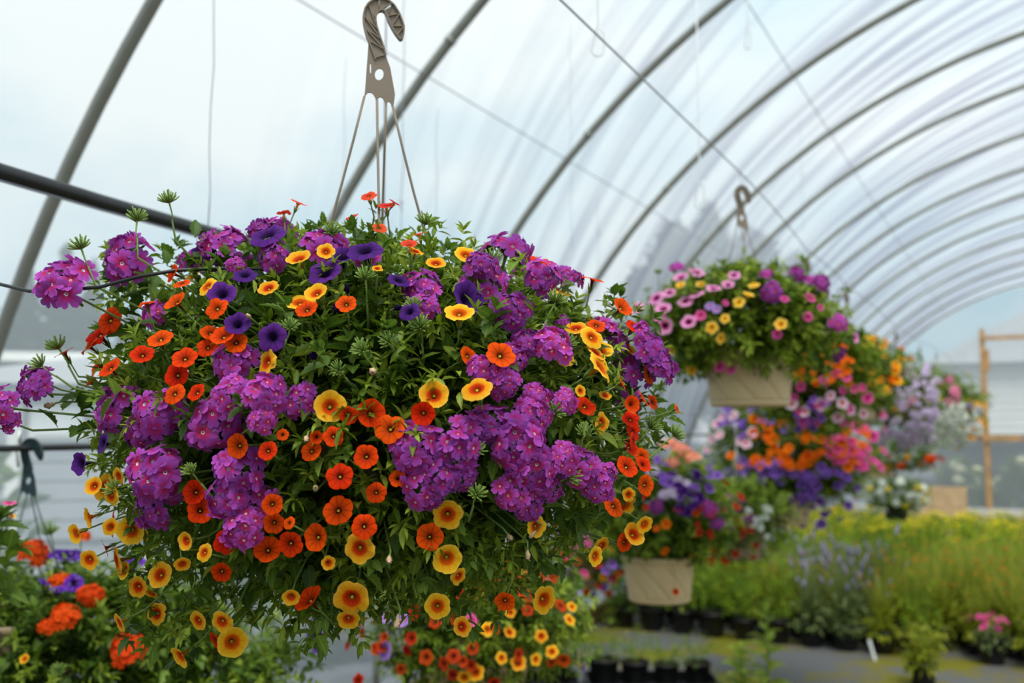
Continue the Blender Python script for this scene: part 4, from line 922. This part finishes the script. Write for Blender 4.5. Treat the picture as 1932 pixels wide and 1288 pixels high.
# ------------------------------------------------------------------ potted plants on the floor
def nursery_pot(R=.085, H=.16):
    g = Geo(); g.lathe([(R * .2, 0), (R * .78, 0), (R * .8, .004), (R * .97, H - .02), (R * 1.04, H - .019), (R * 1.06, H), (R, H), (R * .97, H - .015)], 20); g.lathe([(.001, H - .02), (R * .97, H - .018)], 16, 1)
    return g.mesh('pot', [M['blackpot'], M['soil']])
NPOT = nursery_pot(); PH = .14
def plant_parts(kind, seed):
    rs = np.random.default_rng(seed); parts = []
    g = Geo()
    if kind in ('herb', 'dark', 'tall', 'sedum', 'yfield'):
        n, R, H, lf = {'herb': (60, .15, .40, .035), 'dark': (55, .15, .34, .045), 'tall': (70, .17, .46, .035), 'sedum': (50, .14, .15, .022), 'yfield': (60, .20, .20, .035)}[kind]
        d = unit(rs.normal(size=(n, 3)) + np.array([0, 0, .5])); d[:, 2] = np.abs(d[:, 2])
        P = d * np.array([R, R, H]) * rs.uniform(.35, 1, (n, 1)) + np.array([0, 0, PH])
        p, D, S, Tn = shoot(P, unit(d * .5 + np.array([0, 0, .6]) + rs.normal(0, .25, (n, 3))), rs.uniform(.05, .10, n), 'fine', lf, rs.uniform(.1, .9, n), 3)
        add_leaves(g, 'fine' if kind != 'dark' else 'broad', p, D, S, Tn)
        for k in range(8): a = k * .8; g.tube([(0, 0, PH - .02), (R * .5 * math.cos(a), R * .5 * math.sin(a), PH + H * .7)], .002, 4, tone=.3, mid=1)
        parts.append(('foliage', g.mesh('foliage', [M['leafy' if kind in ('herb', 'sedum', 'yfield', 'tall') else ('leafv' if kind == 'dark' else 'leaf')]]), None))
        if kind == 'yfield':
            g = Geo()
            for k in range(42):
                q = unit(rs.normal(size=3) + np.array([0, 0, 1.2])) * np.array([R, R, H]) * 1.12 + np.array([0, 0, PH + .03]); V, T, r = FLOR[k % 4]
                g.add(V * .022 + q, T, rad=r, ang=1)
            parts.append(('flower_heads', g.mesh('flower_heads', [M['fG']]), 'stuff'))
    elif kind in ('lavender', 'grass', 'droop'):
        n = {'lavender': 60, 'grass': 90, 'droop': 60}[kind]; sp = Geo()
        for k in range(n):
            a = rs.uniform(0, 2 * PI); tl = rs.uniform(.25, .5) * (1 if kind != 'droop' else .7); out = rs.uniform(.03, .2) * (1.0 if kind != 'droop' else 1.3)
            e = np.array([out * math.cos(a), out * math.sin(a), PH + tl]); mid_ = e * np.array([.45, .45, .55]) + np.array([0, 0, PH * .4])
            if kind == 'droop': e[2] = PH + tl * .45; mid_[2] = PH + tl * .8
            g.tube([(0, 0, PH - .02), mid_, e], [.0022, .0018, .0008], 4, tone=rs.uniform(.2, .9), mid=1)
            if kind == 'lavender' and k % 5 == 0: sp.tube([e - (e - mid_) * .12, e, e + (e - mid_) * .25], [.006, .010, .003], 6)
            if kind == 'grass' and k % 15 == 0:
                V, T, r = FLOR[k % 4]; sp.add(V * .016 + e, T, rad=r, ang=1)
        m_ = 90; d = unit(rs.normal(size=(m_, 3)) + np.array([0, 0, .6])); P = d * np.array([.13, .13, .22]) * rs.uniform(.3, 1, (m_, 1)) + np.array([0, 0, PH]); P[:, 2] = np.maximum(P[:, 2], PH)
        add_leaves(g, 'fine', np.repeat(P, 4, 0), np.repeat(d, 4, 0) + rs.normal(0, .6, (m_ * 4, 3)), rs.uniform(.04, .08, m_ * 4), rs.uniform(.2, 1, m_ * 4))
        parts.append(('foliage', g.mesh('foliage', [M[{'lavender': 'leafgrey', 'grass': 'leafgold', 'droop': 'leafgold'}[kind]]]), None))
        if sp.V: parts.append(('flower_spikes' if kind == 'lavender' else 'flower_heads', sp.mesh('spikes', [M['lav' if kind == 'lavender' else 'oo']]), 'stuff'))
    elif kind == 'pink':
        d = unit(rs.normal(size=(60, 3)) + np.array([0, 0, .6])); P = d * np.array([.09, .09, .06]) + np.array([0, 0, PH])
        add_leaves(g, 'fine', np.repeat(P, 4, 0), np.repeat(d, 4, 0) + rs.normal(0, .5, (240, 3)), rs.uniform(.03, .05, 240), rs.uniform(.3, .9, 240)); parts.append(('foliage', g.mesh('foliage', [M['leafgrey']]), None))
        for k in range(16):
            q = np.array([rs.uniform(-.12, .12), rs.uniform(-.1, .1), PH + rs.uniform(.08, .16)]); parts.append(('bloom', (SMALL[k % 3], q, .022, M['m']), None))
    return parts
M['leafgrey'] = leaf_mat('grey_green_leaf', (.08, .13, .03), (.17, .23, .07), (.30, .35, .14)); M['leafgold'] = leaf_mat('golden_leaf', (.13, .18, .012), (.28, .33, .02), (.50, .48, .05))
NAME = {'herb': ('potted_herb', 'plant'), 'dark': ('potted_shrub', 'plant'), 'tall': ('potted_perennial', 'plant'), 'sedum': ('potted_sedum', 'plant'), 'yfield': ('potted_yellow_flower', 'plant'), 'lavender': ('potted_lavender', 'plant'), 'grass': ('potted_grass', 'plant'), 'droop': ('potted_grass', 'plant'), 'pink': ('potted_dianthus', 'plant')}
PARTS = {k: [plant_parts(k, 700 + 10 * i + j) for j in range(2)] for i, k in enumerate(NAME)}
def potted(kind, x, y, label, group=None, scale=1.0, z=0.0):
    nm, cat = NAME[kind]; root = bpy.data.objects.new(nm, None); COL.objects.link(root); root.location = (x, y, z); root.rotation_euler = (0, 0, random.uniform(0, 6.28)); root.scale = (scale,) * 3
    tag(root, label, cat, group); obj('pot', NPOT, root)
    for pn, me, kd in random.choice(PARTS[kind]):
        if isinstance(me, tuple): obj(pn, me[0], root, me[1], quat_to(unit(me[1] * np.array([1, 1, 0]) + np.array([0, 0, .1]))), me[2], me[3])
        else: tag(obj(pn, me, root), kind=kd)
LAB = {'dark': 'dark leaved shrub in a black pot by the mossy side board', 'herb': 'bright green bushy herb in a black nursery pot', 'lavender': 'grey green lavender with violet spikes in a black pot', 'grass': 'golden grassy plant with tiny orange flowers in a black pot'}
for r_ in range(5):
    y = 7.2 + .27 * r_
    for c_ in range(16):
        x = -2.80 + .238 * c_ + (.119 if r_ % 2 else 0)
        if x > -.42 and r_ == 0 and x < .0: continue
        kind = 'dark' if x < -2.38 else ('herb' if x < -1.5 else ('lavender' if x < -1.0 else 'grass'))
        if random.random() < (.25 if r_ else .12): kind = random.choice(('herb', 'lavender', 'grass', 'herb'))
        potted(kind, x + random.uniform(-.004, .004), y + random.uniform(-.015, .015), LAB[kind] + (' in the front row' if r_ == 0 else ' behind the front row'), kind + (' pots of the front row' if r_ == 0 else ' pots behind the front row'), random.uniform(.9, 1.12) * (1.12 if r_ > 1 else 1))
for r_ in range(5):
    for c_ in range(15):
        potted('tall', -2.7 + .32 * c_ + random.uniform(-.03, .03), 8.95 + .37 * r_, 'fresh green leafy perennial in the block behind the lavender', 'green perennials of the middle block', random.uniform(.9, 1.2))
for r_ in range(9):
    for c_ in range(14):
        potted('yfield', -2.7 + .41 * c_ + random.uniform(-.04, .04), 11.1 + .48 * r_, 'low plant with yellow flowers in the far block', 'yellow flowers of the far block', random.uniform(.95, 1.25))
p = on_ground(1873, 1252); potted('pink', p[0], p[1] + .02, 'pink flowered dianthus in a black pot standing apart before the golden grasses', scale=1.05)
p = on_ground(1742, 1296); potted('droop', p[0], p[1], 'lone black pot with drooping yellow grass on the bare floor', scale=.95)
for a_, b_ in (((872, 1298), (1090, 1298)), ((1106, 1300), (1350, 1300))):
    A_, B_ = on_ground(*a_), on_ground(*b_); c_ = (A_ + B_) / 2; x_ = unit(B_ - A_); y_ = np.array([-x_[1], x_[0], 0]); Lh = np.linalg.norm(B_ - A_) / 2; R_ = np.stack([x_, y_, [0, 0, 1]], 1); g = Geo()
    g.box((0, 0, .006), (Lh, .16, .006), R_)
    for s_ in (-1, 1): g.box(R_ @ np.array([0, .16 * s_, .035]), (Lh, .006, .035), R_); g.box(R_ @ np.array([Lh * s_, 0, .035]), (.006, .16, .035), R_)
    for k, sc in enumerate((1.0, 1.04, 1.08) if a_[0] < 1000 else (1.08, .98, .9, .94)):
        n_ = 3 if a_[0] < 1000 else 4; q_ = c_ + x_ * (Lh - .012) * ((2 * k + 1) / n_ - 1); potted('sedum', q_[0], q_[1], 'pale yellow green sedum in a black pot under the low red basket', 'sedum pots on the floor', sc, .012)
    tag(obj('plant_tray', g.mesh('plant_tray', [M['blackpot']], False), loc=c_), 'low black plastic plant tray on the weed cloth under the sedum', 'tray', 'sedum trays')
def weed(px, py, H, label, seed):
    rs = np.random.default_rng(seed); p = on_ground(px, py); root = bpy.data.objects.new('floor_weed', None); COL.objects.link(root); root.location = tuple(p); tag(root, label, 'weed')
    g = Geo(); g.tube([(0, 0, 0), (.01, 0, H * .5), (0, .01, H)], [.006, .005, .002], 6); obj('stem', g.mesh('stem', [M['stem']]), root)
    for k in range(22):
        f = .12 + .88 * k / 21; a = k * 2.4; d = np.array([math.cos(a), math.sin(a), .25 + .6 * f]); R = Matrix(frames(unit(d)[None], rs.uniform(-.3, .3, 1))[0].tolist())
        obj('leaf', LEAFM['broad'][2 + k % 2], root, (0, 0, H * f), R.to_quaternion(), .15 * (1.15 - f * .6))
weed(1448, 1312, .52, 'tall leafy green weed standing on the bare weed cloth', 31)
weed(1162, 1180, .22, 'small leafy weed at the end of the mossy board', 32)
weed(1400, 1320, .3, 'short broad weed beside the tall weed', 33)
a = on_ground(1652, 1246); g = Geo(); g.bar((0, 0, 0), (-.04, .02, .13), .018, .002); tag(obj('plant_tag', g.mesh('plant_tag', [M['white']], False), loc=a), 'white plastic plant tag stuck upright in the floor', 'tag')
